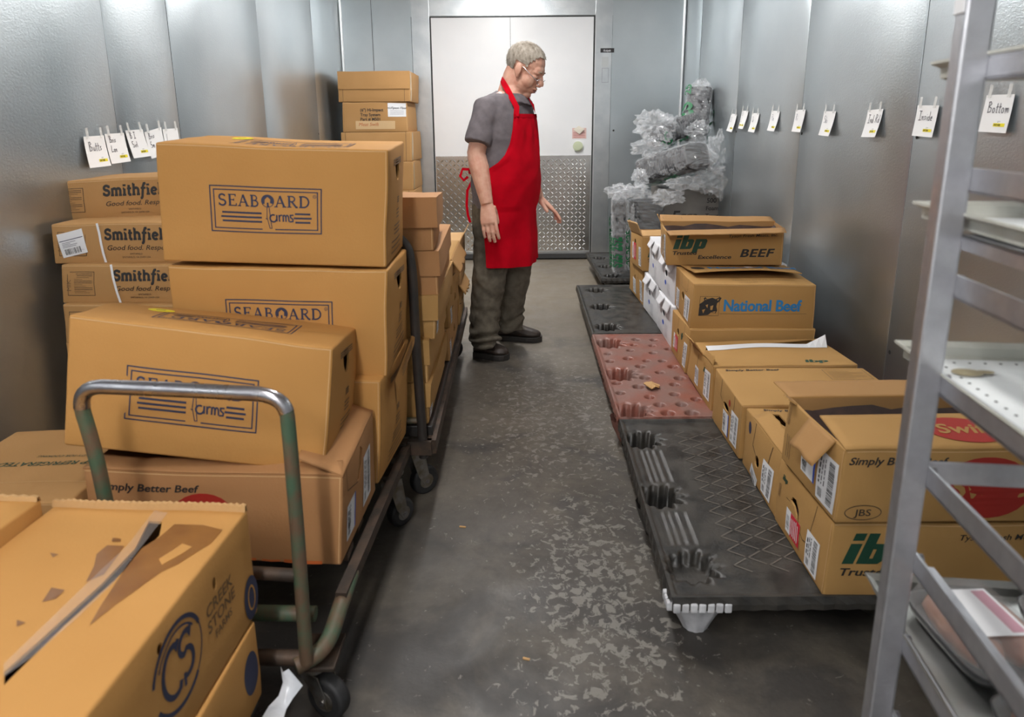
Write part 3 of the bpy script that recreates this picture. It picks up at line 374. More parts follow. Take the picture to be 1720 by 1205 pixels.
# floor
def floor_mat():
    m = bpy.data.materials.new('worn_concrete'); m.use_nodes = True; n = m.node_tree; L = n.links; b = n.nodes['Principled BSDF']
    g = n.nodes.new('ShaderNodeNewGeometry').outputs['Position']
    def nz(s, d=6, dist=0, sc=(1, 1, 1), loc=(0, 0, 0)):
        mp = n.nodes.new('ShaderNodeMapping'); mp.inputs['Scale'].default_value = sc; mp.inputs['Location'].default_value = loc; L.new(g, mp.inputs['Vector'])
        t = n.nodes.new('ShaderNodeTexNoise'); t.inputs['Scale'].default_value = s; t.inputs['Detail'].default_value = d; t.inputs['Distortion'].default_value = dist; t.inputs['Roughness'].default_value = .62
        L.new(mp.outputs[0], t.inputs['Vector']); return t.outputs[0]
    def ramp(src, a, b_, ca=(0, 0, 0), cb=(1, 1, 1)):
        r = n.nodes.new('ShaderNodeValToRGB'); r.color_ramp.elements[0].position = a; r.color_ramp.elements[1].position = b_
        r.color_ramp.elements[0].color = (*ca, 1); r.color_ramp.elements[1].color = (*cb, 1); L.new(src, r.inputs[0]); return r.outputs[0]
    def mix(f, a, b_):
        x = n.nodes.new('ShaderNodeMix'); x.data_type = 'RGBA'
        for i, s in ((0, f), (6, a), (7, b_)):
            if isinstance(s, tuple): x.inputs[i].default_value = (*s, 1)
            elif isinstance(s, float): x.inputs[i].default_value = s
            else: L.new(s, x.inputs[i])
        return x.outputs[2]
    def math_(op, a, b_):
        x = n.nodes.new('ShaderNodeMath'); x.operation = op
        for i, s in ((0, a), (1, b_)):
            if isinstance(s, float): x.inputs[i].default_value = s
            else: L.new(s, x.inputs[i])
        return x.outputs[0]
    base = ramp(nz(1.6, 8, .4), .36, .64, (.080, .067, .052), (.148, .126, .097))
    fine = ramp(nz(26, 5), .35, .68, (.075, .064, .052), (.15, .130, .104))
    base = mix(.4, base, fine)
    dk = ramp(nz(2.6, 8, .8, loc=(3, 1, 0)), .52, .66); dk = math_('MULTIPLY', dk, .75)
    base = mix(dk, base, (.038, .036, .036))
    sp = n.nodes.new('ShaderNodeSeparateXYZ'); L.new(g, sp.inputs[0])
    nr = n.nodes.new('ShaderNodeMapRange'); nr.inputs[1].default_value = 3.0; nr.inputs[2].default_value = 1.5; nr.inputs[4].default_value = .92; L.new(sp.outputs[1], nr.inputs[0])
    near_stain_shade = math_('MULTIPLY', nr.outputs[0], ramp(nz(3.2, 6, .5, loc=(5, 5, 0)), .28, .56))  # mottled stain, plus weaker light near the camera painted as darker floor
    base = mix(near_stain_shade, base, (.030, .027, .025))
    # flaked pale patches on the aisle's right side in the foreground
    sp = n.nodes.new('ShaderNodeSeparateXYZ'); L.new(g, sp.inputs[0])
    def bumpf(src, c, w):
        a = math_('SUBTRACT', src, c); a = math_('DIVIDE', a, w); a = math_('MULTIPLY', a, a); a = math_('SUBTRACT', 1.0, a)
        x = n.nodes.new('ShaderNodeMath'); x.operation = 'MAXIMUM'; L.new(a, x.inputs[0]); x.inputs[1].default_value = 0; return x.outputs[0]
    reg = math_('MULTIPLY', bumpf(sp.outputs[0], .24, .30), bumpf(sp.outputs[1], 1.75, .75))
    reg2 = math_('MULTIPLY', bumpf(sp.outputs[0], .2, .5), bumpf(sp.outputs[1], 3.0, 1.0))
    reg = math_('MAXIMUM', reg, math_('MULTIPLY', reg2, .8))
    fl = math_('ADD', math_('MULTIPLY', nz(34, 12, .7, loc=(1.3, 0, 0)), 1.0), math_('MULTIPLY', reg, .155))
    fl = ramp(fl, .645, .69)
    fl = math_('MULTIPLY', fl, .75)
    base = mix(fl, base, (.22, .205, .18))
    # paler towards the far end
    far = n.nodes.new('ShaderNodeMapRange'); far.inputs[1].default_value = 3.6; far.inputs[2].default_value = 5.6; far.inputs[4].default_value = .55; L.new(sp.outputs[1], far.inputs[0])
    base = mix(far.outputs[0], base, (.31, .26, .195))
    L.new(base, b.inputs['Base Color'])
    rg = n.nodes.new('ShaderNodeMapRange'); rg.inputs[1].default_value = .35; rg.inputs[2].default_value = .65; rg.inputs[3].default_value = .40; rg.inputs[4].default_value = .64
    L.new(nz(5, 6, .3, loc=(7, 2, 0)), rg.inputs[0]); L.new(rg.outputs[0], b.inputs['Roughness'])
    bp = n.nodes.new('ShaderNodeBump'); bp.inputs['Strength'].default_value = .25; bp.inputs['Distance'].default_value = .004
    L.new(nz(60, 6), bp.inputs['Height']); L.new(bp.outputs[0], b.inputs['Normal'])
    return m
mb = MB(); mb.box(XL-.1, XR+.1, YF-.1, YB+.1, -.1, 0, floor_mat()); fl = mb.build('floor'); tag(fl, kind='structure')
# corner coving
mb = MB()
for x, s in ((XL, 1), (XR, -1)):
    mb.tube([(x+s*.012, YB-.012, 0), (x+s*.012, YB-.012, ZC)], .014, mat('corner_coving', (.75, .77, .78), .3, metal=.6), 10)
o = mb.build('trim_corner'); tag(o, kind='structure')
# ceiling lamps
for i, (x, y, lw) in enumerate(LAMPS):
    LENS = bpy.data.materials.new('lamp_lens'); LENS.use_nodes = True
    e = LENS.node_tree.nodes['Principled BSDF']; e.inputs['Emission Color'].default_value = (1.0, .985, .965, 1); e.inputs['Emission Strength'].default_value = lw
    t = empty('ceiling_lamp', (x, y, ZC)); tag(t, ['long ceiling lamp near the white freezer door', 'long ceiling lamp above the middle of the aisle', 'long ceiling lamp above the near end of the aisle', 'long ceiling lamp near the entrance behind the photographer'][i], 'lamp', 'ceiling lamps')
    mb = MB(); mb.box(x-.085, x+.085, y-.62, y+.62, ZC-.055, ZC-.001, mat('lamp_housing', (.6, .6, .6), .5), bev=.008); mb.build('housing', t)
    mb = MB(); rings = []
    for yy in (y-.6, y+.6): rings.append([V((x+.075*cos(k), yy, ZC-.055-.045*sin(k))) for k in [pi*j/10 for j in range(11)]])
    mb.loft(rings, LENS, caps=True); mb.build('lens', t)

# ------------------------------------------------------------------ cartons
class Carton:
    """A carton whose eight corners are c (order 000 100 010 110 001 101 011 111), nominal size dims."""
    def __init__(s, key, m, bulge=.004, seed=None):
        d = BOXES[key]; s.c = [V(p) for p in d['c']]; s.w, s.d, s.h = d['dims']; s.m = m; s.key = key
        r = random.Random(seed or key); s.b = [r.uniform(.4, 1.3)*bulge for _ in range(3)]; s.ph = [r.uniform(0, 6) for _ in range(4)]
        s.top_b = r.uniform(-.8, .6)*bulge; s.holes = {}; s.kids = []; s.root = None
    def T(s, x, y, z):
        w, d, h = s.w, s.d, s.h; u, v, t = x/w, y/d, z/h
        cu, cv, ct = [min(1, max(0, q)) for q in (u, v, t)]
        S = lambda q: sin(pi*q)
        y += (2*cv-1)*s.b[0]*S(cu)*S(ct) + .0016*sin(9*cu+s.ph[0])*S(ct)
        x += (2*cu-1)*s.b[1]*S(cv)*S(ct)
        z += s.top_b*S(cu)*S(cv)*ct + .0012*sin(8*cu+s.ph[1])*ct*ct
        am = .0022+.38*max(s.b); q = V((cu*2.6+s.ph[0], cv*2.2+s.ph[1], ct*1.8+s.ph[2]))
        y += am*noise.noise(q)*min(1, 4*ct+.2); x += am*.8*noise.noise(q+V((9, 0, 0)))*min(1, 4*ct+.2); z += am*.7*ct*noise.noise(q*1.4+V((0, 9, 0)))
        u, v, t = x/w, y/d, z/h; c = s.c
        a = (c[0]*(1-u)+c[1]*u)*(1-v)+(c[2]*(1-u)+c[3]*u)*v
        b = (c[4]*(1-u)+c[5]*u)*(1-v)+(c[6]*(1-u)+c[7]*u)*v
        return a*(1-t)+b*t
    def raw(s, f, u, v, o):
        w, d, h = s.w, s.d, s.h
        return {'F': (u, -o, v), 'R': (w+o, u, v), 'L': (-o, d-u, v), 'B': (w-u, d+o, v), 'T': (u, v, h+o), 'D': (u, d-v, -o)}[f]
    def face(s, f): return lambda u, v, o=0: s.T(*s.raw(f, u, v, o))
    def size(s, f): return {'F': (s.w, s.h), 'B': (s.w, s.h), 'L': (s.d, s.h), 'R': (s.d, s.h), 'T': (s.w, s.d), 'D': (s.w, s.d)}[f]
    def rounded(s, p, r=.006):
        d = (s.w, s.d, s.h); q = [min(max(p[i], r), d[i]-r) for i in range(3)]
        e = V([p[i]-q[i] for i in range(3)])
        # distance of the face point from the rounded core
        n = sum(1 for i in range(3) if abs(e[i]) > 1e-9)
        if n > 1: e = e.normalized()*r
        return [q[i]+e[i] for i in range(3)]
    def grid(s, L):
        r = .006; k = max(2, int((L-2*r)/.045)); return [0, .003, r]+[r+(L-2*r)*i/k for i in range(1, k)]+[L-r, L-.003, L]
    def body(s, open_top=False, name='carton_body', skip=''):
        mb = MB(); s.mb = mb
        for f in 'FRLBTD':
            if f == 'T' and open_top or f in skip: continue
            U, Vv = s.size(f); hs = s.holes.get(f, [])
            gu, gv = s.grid(U), s.grid(Vv)
            inside = lambda p, poly: sum(((poly[i][1] > p[1]) != (poly[i-1][1] > p[1])) and (p[0] < (poly[i-1][0]-poly[i][0])*(p[1]-poly[i][1])/(poly[i-1][1]-poly[i][1])+poly[i][0]) for i in range(len(poly))) % 2 == 1
            if not hs:
                vs = [s.T(*s.rounded(s.raw(f, u, v, 0))) for v in gv for u in gu]; n = len(gu)
                mb.add(vs, [(j*n+i, j*n+i+1, (j+1)*n+i+1, (j+1)*n+i) for j in range(len(gv)-1) for i in range(n-1)], s.m, True)
            else:
                pts = [V((u, v)) for v in gv for u in gu if not any(inside((u, v), h) or min((V(q)-V((u, v))).length for q in h) < .004 for h in hs)]
                ed = []
                for h in hs:
                    b0 = len(pts); pts += [V(q) for q in h]; ed += [(b0+i, b0+(i+1) % len(h)) for i in range(len(h))]
                pv, _, tr, *_x = geometry.delaunay_2d_cdt(pts, ed, [], 0, 1e-6)
                fs = []
                for t in tr:
                    cx = sum(pv[i].x for i in t)/3; cy = sum(pv[i].y for i in t)/3
                    if not any(inside((cx, cy), h) for h in hs):
                        a, b_, c_ = [pv[i] for i in t]
                        fs.append(tuple(t) if (b_-a).cross(c_-a) > 0 else tuple(reversed(t)))
                mb.add([s.T(*s.rounded(s.raw(f, p.x, p.y, 0))) for p in pv], fs, s.m, True)
                for h in hs:
                    n = len(h); vs = [s.T(*s.raw(f, *q, 0)) for q in h]+[s.T(*s.raw(f, *q, -.005)) for q in h]
                    mb.add(vs, [(i, (i+1) % n, n+(i+1) % n, n+i) for i in range(n)], s.m)
        if open_top:
            t = .005; w, d, h = s.w, s.d, s.h
            for P in (((t, t, 0), (w-t, t, 0)), ((w-t, t, 0), (w-t, d-t, 0)), ((w-t, d-t, 0), (t, d-t, 0)), ((t, d-t, 0), (t, t, 0))):
                a, b_ = V(P[0]), V(P[1]); nu, nv = 10, 5
                vs = [s.T(*(a.lerp(b_, i/nu)+V((0, 0, .004+(h-.004)*j/nv)))) for j in range(nv+1) for i in range(nu+1)]
                mb.add(vs, [(j*(nu+1)+i+1, j*(nu+1)+i, (j+1)*(nu+1)+i, (j+1)*(nu+1)+i+1) for j in range(nv) for i in range(nu)], KIN, True)
            n = 8; vs = [s.T(t+(w-2*t)*i/n, t+(d-2*t)*j/n, .006) for j in range(n+1) for i in range(n+1)]
            mb.add(vs, [(j*(n+1)+i, j*(n+1)+i+1, (j+1)*(n+1)+i+1, (j+1)*(n+1)+i) for j in range(n) for i in range(n)], KIN)
            O = [(0, 0), (w, 0), (w, d), (0, d)]; I = [(t, t), (w-t, t), (w-t, d-t), (t, d-t)]
            for i in range(4):
                j = (i+1) % 4; n = 10; vs = []
                for k in range(n+1):
                    q = k/n
                    vs += [s.T(O[i][0]+(O[j][0]-O[i][0])*q, O[i][1]+(O[j][1]-O[i][1])*q, h-.003), s.T(I[i][0]+(I[j][0]-I[i][0])*q, I[i][1]+(I[j][1]-I[i][1])*q, h)]
                mb.add(vs, [(2*k, 2*k+2, 2*k+3, 2*k+1) for k in range(n)], s.m)
        return mb
    def flap(s, side, L, ang, u0=0, u1=None, jag=0, seed=1, name='flap', m=None, curve=0, taper=.01, pr=None, lab=None, z0=None, skew=0):
        """A flap hinged on the top edge of a side; ang 0 = straight up, 90 = out flat, -90 = closed over the top."""
        U = s.size(side)[0]; u1 = U if u1 is None else u1; rr = random.Random(seed); m = m or s.m; zz = s.h if z0 is None else z0
        nu, nv = max(6, int((u1-u0)/.03)), 8
        js = [rr.uniform(-jag, jag) for _ in range(nu+1)]
        def S(u, v, o):                         # v = distance from hinge
            a = R(ang)+curve*v/L*sin(pi*min(1, max(0, (u-u0)/(u1-u0)))) ; rr_ = v
            out, up = sin(a)*rr_, cos(a)*rr_
            no, nu_ = cos(a)*o, -sin(a)*o
            return s.T(*s.raw(side, u, zz+up+nu_, out+no))
        mb = MB()
        for o, rev in ((0.002, False), (-.002, True)):
            vs = []
            for j in range(nv+1):
                for i in range(nu+1):
                    v = L*j/nv; q = i/nu; q = q if j == 0 else q*(1-2*taper*j/nv/(u1-u0)*1)+taper*j/nv/(u1-u0)
                    vs.append(S(u0+(u1-u0)*q, v*(1+(js[i]/L if L else 0)+skew*(q-.5)), o))
            fs = [(j*(nu+1)+i, j*(nu+1)+i+1, (j+1)*(nu+1)+i+1, (j+1)*(nu+1)+i) for j in range(nv) for i in range(nu)]
            mb.add(vs, fs if not rev else [tuple(reversed(f)) for f in fs], m if not rev else (KIN if m is not WHITEB else m), True)
        N = (nu+1)*(nv+1); ring = [i for i in range(nu+1)]+[j*(nu+1)+nu for j in range(1, nv+1)]+[nv*(nu+1)+i for i in range(nu-1, -1, -1)]+[j*(nu+1) for j in range(nv-1, 0, -1)]
        k = len(ring); mb.f += [(ring[(i+1) % k], ring[i], ring[i]+N, ring[(i+1) % k]+N) for i in range(k)]; mb.m += [mb.mi(m)]*k; mb.sm += [False]*k
        if pr: pr(mb, S)
        s.kids.append((name, mb, lab)); return S
    def finish(s, label, cat='box', group=None, name='cardboard_box'):
        if s.m is not WHITEB:                 # rubbed pale fold lines
            wm = mat('rubbed_fold', (.60, .37, .17), .8); F_, R_ = s.face('F'), s.face('R')
            s.mb.stroke(F_, [(.004, s.h-.0055), (s.w*.5, s.h-.0065), (s.w-.004, s.h-.0055)], .0028, wm, .0006); s.mb.stroke(F_, [(s.w-.006, .006), (s.w-.006, s.h-.006)], .0022, wm, .0006)
            if s.c[0].x > 0: s.mb.stroke(s.face('L'), [(s.d-.006, .006), (s.d-.006, s.h-.006)], .0022, wm, .0006)
        base = (s.c[0]+s.c[1]+s.c[2]+s.c[3])/4
        if s.kids:
            t = empty(name, base); s.mb.build('box_body', t)
            for n, mb, lab in s.kids:
                o = mb.build(n, t)
                if lab: o['label'] = lab
        else:
            for i, p in enumerate(s.mb.v): s.mb.v[i] = p-base
            t = s.mb.build(name); t.location = base
        tag(t, label, cat, group); s.root = t; return t

def handle(u, v, a=.045, b=.018, n=16, kind='oval'):
    if kind == 'tri':   # rounded keystone hole of the pork cartons
        P = [(-.042, .014), (-.03, .024), (0, .028), (.03, .024), (.042, .014), (.036, -.004), (.018, -.022), (0, -.026), (-.018, -.022), (-.036, -.004)]
        return [(u+p[0]*a/.045, v+p[1]*b/.018) for p in P]
    return [(u+a*cos(2*pi*k/n), v+b*sin(2*pi*k/n)) for k in range(n)]

def shiplabel(c, f, u0, v0, w, h, kind='bar', seed=1, name='shipping_label', tilt=0):
    """white label stuck on face f, bars running up it like the real ones."""
    S0 = c.face(f); mb = MB(); rr = random.Random(seed)
    ct, st = cos(tilt), sin(tilt)
    def S(u, v, o): return S0(u0+u*ct-v*st, v0+u*st+v*ct, o+.0012)
    mb.rect(S, 0, 0, w, h, PAPER, 0, step=.02)
    if kind == 'red':
        mb.rect(S, w*.34, 0, w, h, REDL, .0004)
        for k in range(5): mb.stroke(S, [(w*.42+k*w*.11, h*.12), (w*.42+k*w*.11, h*rr.uniform(.6, .92))], .004, PAPER, .0009)
        for k in range(12): mb.rect(S, w*.06, h*(.18+.05*k), w*.26, h*(.18+.05*k)+h*.02*rr.uniform(.4, 1.2), INK, .0005)
    elif kind in ('bar', 'blue'):
        x0 = .58 if kind == 'bar' else .12
        z = h*.08
        if kind == 'blue': mb.rect(S, w*.9, 0, w, h, BLUEL, .0004)
        while z < (h*.92 if kind == 'bar' else h*.5):
            t = rr.choice((.0012, .0018, .003)); mb.rect(S, w*x0, z, w*(x0+.28), z+t, INK, .0005, step=1); z += t+rr.choice((.0014, .002, .003))
        for k in range(3):
            q = h*.35; 
            while q < h*.85:
                l = rr.uniform(.006, .016); mb.stroke(S, [(w*(.14+.13*k), q), (w*(.14+.13*k), min(q+l, h*.9))], .0035 if k else .006, INK, .0006); q += l+.004
        if kind == 'bar':
            z = h*.08
            while z < h*.25: mb.rect(S, w*.12, z, w*.34, z+.0014, INK, .0005, step=1); z += .0032
    else:
        mb.rect(S, w*.1, h*.16, w*.9, h*.165, INK, .0004)
        x = w*.15
        while x < w*.8:
            t = rr.choice((.001, .002, .003)); mb.rect(S, x, h*.08, x+t, h*.32, INK, .0005); x += t+rr.choice((.0015, .003))
        mb.rect(S, w*.04, h*.66, w*.96, h*.69, NAVY, .0005)
        for k in range(4): mb.stroke(S, [(w*.12, h*(.40+.06*k)), (w*rr.uniform(.4, .85), h*(.40+.06*k))], .0022, FAINTW, .0005)
    c.kids.append((name, mb, {'red': 'red and white label', 'blue': 'white label with a blue edge'}.get(kind)))

def endface(c, f='L', hole=True, v=.62, tab=True, m=None):
    """the beef cartons' end: hand hole and locking tab outline"""
    U, H_ = c.size(f)
    if hole: c.holes[f] = [handle(U*.42, H_*v, .036, .015)]
def endlines(c, f='L'):
    U, H_ = c.size(f); S = c.face(f); m = DARK
    c.mb.stroke(S, [(U*.40, H_*.995), (U*.40, H_*.70)], .0022, m)
    c.mb.stroke(S, [(U*.60, H_*.70), (U*.62, H_*.68), (U*.70, H_*.68), (U*.73, H_*.72), (U*.74, H_*.995)], .0018, m)
    c.mb.stroke(S, [(U*.42, H_*.70), (U*.60, H_*.70)], .0012, FAINT)

# ---- prints
def seaboard(mb, S, u, v, L, m=NAVY, rot=0):
    """the bordered SEABOARD farms panel, centred on (u, v), length L"""
    k = L/1380.0; c, s_ = cos(rot), sin(rot)
    def Q(a, b, o): X, Y = (a-690)*k, (b-290)*k; return S(u+X*c-Y*s_, v+X*s_+Y*c, o)
    st = lambda P, w, cl=False: stk(mb, Q, P, w, m, cl, k)
    st([(0, 0), (1380, 0), (1380, 580), (0, 580)], 15, True)
    st([(640, 45), (45, 45), (45, 535), (1335, 535), (1335, 45), (800, 45)], 14)
    def Qk(a, b, o): return Q(a/k, b/k, o)
    stext(mb, Qk, 'SEAB', 98*k, 335*k, 145*k, 26*k, SER, m, sx=1.13, gap=.07)
    stext(mb, Qk, 'ARD', 812*k, 335*k, 145*k, 26*k, SER, m, sx=1.13, gap=.07)
    # the O: half-filled disc with a silo
    E_ = [(725+78*cos(t), 410+78*sin(t)) for t in [2*pi*i/28 for i in range(28)]]
    st(E_, 8, True)
    mb.poly(Qk, [((725+76*cos(R(a)))*k, (410+76*sin(R(a)))*k) for a in range(90, 215, 8)]+[(685*k, 372*k), (690*k, 430*k), (725*k, 462*k)], m, .0009)
    mb.poly(Qk, [((725+76*cos(R(a)))*k, (410+76*sin(R(a)))*k) for a in range(-30, 91, 8)]+[(725*k, 462*k), (760*k, 430*k), (755*k, 385*k)], m, .0009)
    mb.poly(Qk, [(712*k, 330*k), (738*k, 330*k), (736*k, 390*k), (714*k, 390*k)], m, .0009)
    st([(716, 350), (706, 200), (735, 60), (760, 60), (752, 140), (738, 350)], 9)
    for a, b, x0 in ((130, 640, 0), (1050, 1255, 1)):
        for j in range(3):
            y = 250-55*j; e = 8*(1 if j != 1 else -1)
            mb.rect(Qk, (a+e)*k, (y-12)*k, (b-(0 if x0 == 0 else e))*k, (y+12)*k, m)
    A = [([(690, 190), (705, 175)], 9), (arc(785, 190, 42, 46, 60, 350, 10), 20), ([(830, 235), (828, 150)], 20), ([(858, 235), (862, 148)], 18), (arc(885, 190, 25, 42, 160, 60, 5), 18),
         ([(910, 235), (908, 148)], 18), (arc(925, 190, 18, 42, 160, 0, 5)+[(942, 148)], 18), (arc(960, 190, 18, 42, 170, 0, 5)+[(980, 148)], 18), ([(1040, 235), (1000, 232), (1000, 205), (1030, 180), (1028, 152), (985, 148)], 18)]
    for P, w in A: st(P, w)
    mb.text(Qk, 'R', 1292*k, 470*k, 22*k, m)
    st([(1300+20*cos(t), 481+20*sin(t)) for t in [2*pi*i/12 for i in range(12)]], 5, True)
def stk(mb, Q, P, w, m, cl, k):
    mb.stroke(lambda a, b, o: Q(a/k, b/k, o), [(p[0]*k, p[1]*k) for p in P], w*k, m, closed=cl)

def sea_side(c, f='R'):
    U, H_ = c.size(f); S = c.face(f)
    for (v0, v1, w) in ((.90, .84, .16), (.56, .50, .035), (.46, .36, .05), (.33, .22, .11), (.20, .05, .17)):
        for k in range(3):
            vv = (v0+(v1-v0)*(k+.5)/3)*H_; c.mb.stroke(S, [(U*.5-w/2, vv), (U*.5+w/2, vv)], .0045, FAINT)
def seabox(key, label, group=None, top_logo=True, sticker=False, front=(.50, .49), **kw):
    c = Carton(key, KY, bulge=.010); c.holes['R'] = [handle(c.d*.48, c.h*.79, .04, .021, kind='tri')]; c.holes['L'] = [handle(c.d*.48, c.h*.79, .04, .021, kind='tri')]
    mb = c.body(); seaboard(mb, c.face('F'), c.w*front[0], c.h*front[1], .30)
    if top_logo: seaboard(mb, c.face('T'), c.w*.52, c.d*.52, .33, rot=pi)
    sea_side(c); mb.stroke(c.face('T'), [(0, c.d*.5), (c.w, c.d*.5)], .0012, FAINT)
    mb.stroke(c.face('R'), [(.004, .004), (.004, c.h-.004)], .002, FAINT)
    if sticker:
        k = MB(); k.ell(c.face('T'), c.w*.22, c.d*.80, .032, .026, YEL, .001); k.stroke(c.face('T'), [(c.w*.2, c.d*.8), (c.w*.235, c.d*.82)], .006, INK, .0016)
        c.kids.append(('round_sticker', k, 'yellow round sticker'))
    return c
A_ = seabox('A', '', sticker=True, front=(.47, .47)); A_.finish('large tan carton with navy bordered print, top of the stack on the near trolley', group='pork cartons on the near trolley')
B_ = seabox('B', '', top_logo=False, front=(.50, .51)); B_.finish('large tan carton with navy bordered print, second in the trolley stack', group='pork cartons on the near trolley')
C_ = seabox('C', '', top_logo=False)
# torn strip hanging from the top edge of the lowest carton
k = MB(); S = C_.face('R'); P = [(.06, C_.h*.93), (.30, C_.h*1.10), (.345, C_.h*1.04), (.34, C_.h*.98), (.10, C_.h*.80), (.085, C_.h*.66)]
k.poly(lambda u, v, o: S(u, v, o), P, KY, .022+.004); k.poly(lambda u, v, o: S(-u, v, o), [(-p[0], p[1]) for p in P], KIN, .022)
for j in range(3): k.stroke(S, [(.14, C_.h*(.94-.03*j)), (.30, C_.h*(1.05-.03*j))], .004, FAINT, .0275)
C_.kids.append(('torn_flap', k, None)); C_.finish('large tan carton with a torn flap, lowest of its stack on the near trolley', group='pork cartons on the near trolley')
D_ = seabox('D', '', sticker=True, front=(.47, .47)); D_.finish('large tan carton leaning askew in an open box behind the trolley handle', group='pork cartons on the near trolley')

def simply(mb, S, u, v, size, m=INK, rot=0, sx=1.15):
    mb.text(S, 'Simply Better Beef', u, v, size, m, shear=.25, bold=.03, sx=sx, rot=rot)
# E: open swift carton
c = Carton('E', KR, .004); c.holes['R'] = [[(c.d*.40, c.h*.60), (c.d*.43, c.h*.78), (c.d*.50, c.h*.93), (c.d*.56, c.h*.86), (c.d*.52, c.h*.70), (c.d*.46, c.h*.58)]]
mb = c.body(open_top=True); S = c.face('F'); simply(mb, S, .035, c.h*.78, .020, INK)
mb.ell(S, c.w*.46, c.h*.44, .085, .078, REDI, rot=-.12); mb.text(S, 'Swift', c.w*.46, c.h*.36, .045, KR, align='C', shear=.15, bold=.02, off=.0014)

for a, b_, w_ in ((.33, .41, .007), (.425, .47, .005), (.48, .575, .009)): mb.stroke(S, [(a, .007), ((a+b_)/2, .005), (b_, .007)], w_, mat('orange_residue', (.50, .11, .02), .7), .001)
mb.stroke(c.face('R'), [(c.d*.10, c.h*.98), (c.d*.14, c.h*.72), (c.d*.40, c.h*.60)], .002, DARK)
mb.ell(c.face('R'), c.d*.60, c.h*.70, .012, .012, REDI, .001)
shiplabel(c, 'R', .045, .035, .075, .095, 'blue', 3); shiplabel(c, 'R', .20, .035, .085, .14, 'bar', 4)
c.flap('R', .12, -72, name='flap', jag=.004, seed=4); c.flap('F', .05, -80, u0=.0, u1=.62, name='flap', jag=.004, seed=6)
c.finish('open brown carton with a red oval print under the leaning carton', group='beef cartons with a red oval print')

# Smithfield stack against the left wall
def smith(key, label, extra=None):
    c = Carton(key, KB, .004); mb = c.body(); S = c.face('F')
    stext(mb, S, 'Smithfield', .185, .079, .036, .0085, SLAB, INK, sx=1.05, gap=.03)
    mb.text(S, 'Good food. Responsibly.', .19, .045, .017, INK, shear=.3, sx=1.15)
    mb.text(S, 'SMITHFIELD', .29, .029, .006, INK, align='C'); mb.text(S, 'SMITHFIELD, VA 23430 USA', .29, .018, .006, INK, align='C')
    mb.stroke(S, [(.022, .028), (.118, .028), (.118, .108), (.022, .108)], .0016, INK, closed=True)
    mb.text(S, 'MIKA', .034, .042, .016, FAINT, rot=pi/2, sx=1.1)
    for k in range(12): mb.stroke(S, [(.046, .101-.0058*k), (.046+(.066 if k % 4 < 2 else .03+.012*(k % 3)), .101-.0058*k)], .0015, INK if k % 4 < 2 else FAINT)
    if extra: extra(c)
    c.finish(label, group='flat pork boxes stacked along the left wall')
def sx2(c):
    shiplabel(c, 'F', .035, .020, .092, .082, 'card', 7, tilt=.22)
    k = MB(); S = c.face('F'); k.stroke(S, [(.165+.018*(1-t)**1, c.h*(t)) if t < .99 else (.163, c.h) for t in (0, .25, .5, .75, 1)], .008, PAPER, .003); c.kids.append(('packing_strap', k, 'white strap'))
def sx3(c):
    k = MB(); S = c.face('F'); k.stroke(S, [(.205, 0), (.198, c.h*.3), (.187, c.h*.65), (.178, c.h)], .008, PAPER, .003); c.kids.append(('packing_strap', k, 'white strap'))
smith('S1', 'flat brown meat box, topmost of the stack by the left wall')
smith('S2', 'flat brown meat box with a tilted white address label, left wall stack', sx2)
smith('S3', 'flat brown strapped meat box without address label, third in the left wall stack', sx3)
smith('S4', 'flat brown meat box, fourth from the top in the left wall stack')
for i, k_ in enumerate(('S5', 'S6', 'S7', 'S8')):
    smith(k_, ['flat brown meat box, fifth from the top in the left wall stack', 'flat brown meat box, sixth from the top in the left wall stack', 'flat brown meat box, next to lowest in the left wall stack', 'flat brown meat box, lowest in the left wall stack'][i])
mb = MB()
for x in (-1.53, -1.27, -1.06): mb.box(x-.04, x+.04, 2.28, 2.64, 0, .045, mat('old_timber', (.16, .10, .055), .8, noise_c=(.1, .06, .035), nscale=20))
mb.box(-1.57, -.97, 2.27, 2.65, .045, .06, MATS['old_timber'])
tag(mb.build('wooden_dunnage'), 'low wooden base under the stack by the left wall', 'pallet')

# keep-refrigerated box and its support
c = Carton('K', KB, .004); mb = c.body(); S = c.face('T')
mb.text(S, 'KEEP REFRIGERATED', c.w*.97, c.d*.50, .021, GREENI, rot=pi, shear=.2, bold=.02, sx=1.05); mb.text(S, 'READY FOR COOKING', c.w*.84, c.d*.59, .011, GREENI, rot=pi, shear=.2)
mb.ell(S, .03, c.d*.36, .022, .018, GREENI, ring=.006); mb.stroke(S, [(0, c.d*.24), (c.w, c.d*.235)], .003, KL)
c.finish('brown box with green writing on its lid near the left wall', group='boxes on the floor at left')
c = Carton('K2', KB, .004); c.body(); c.finish('plain brown box on the floor under the one with green writing', group='boxes on the floor at left')

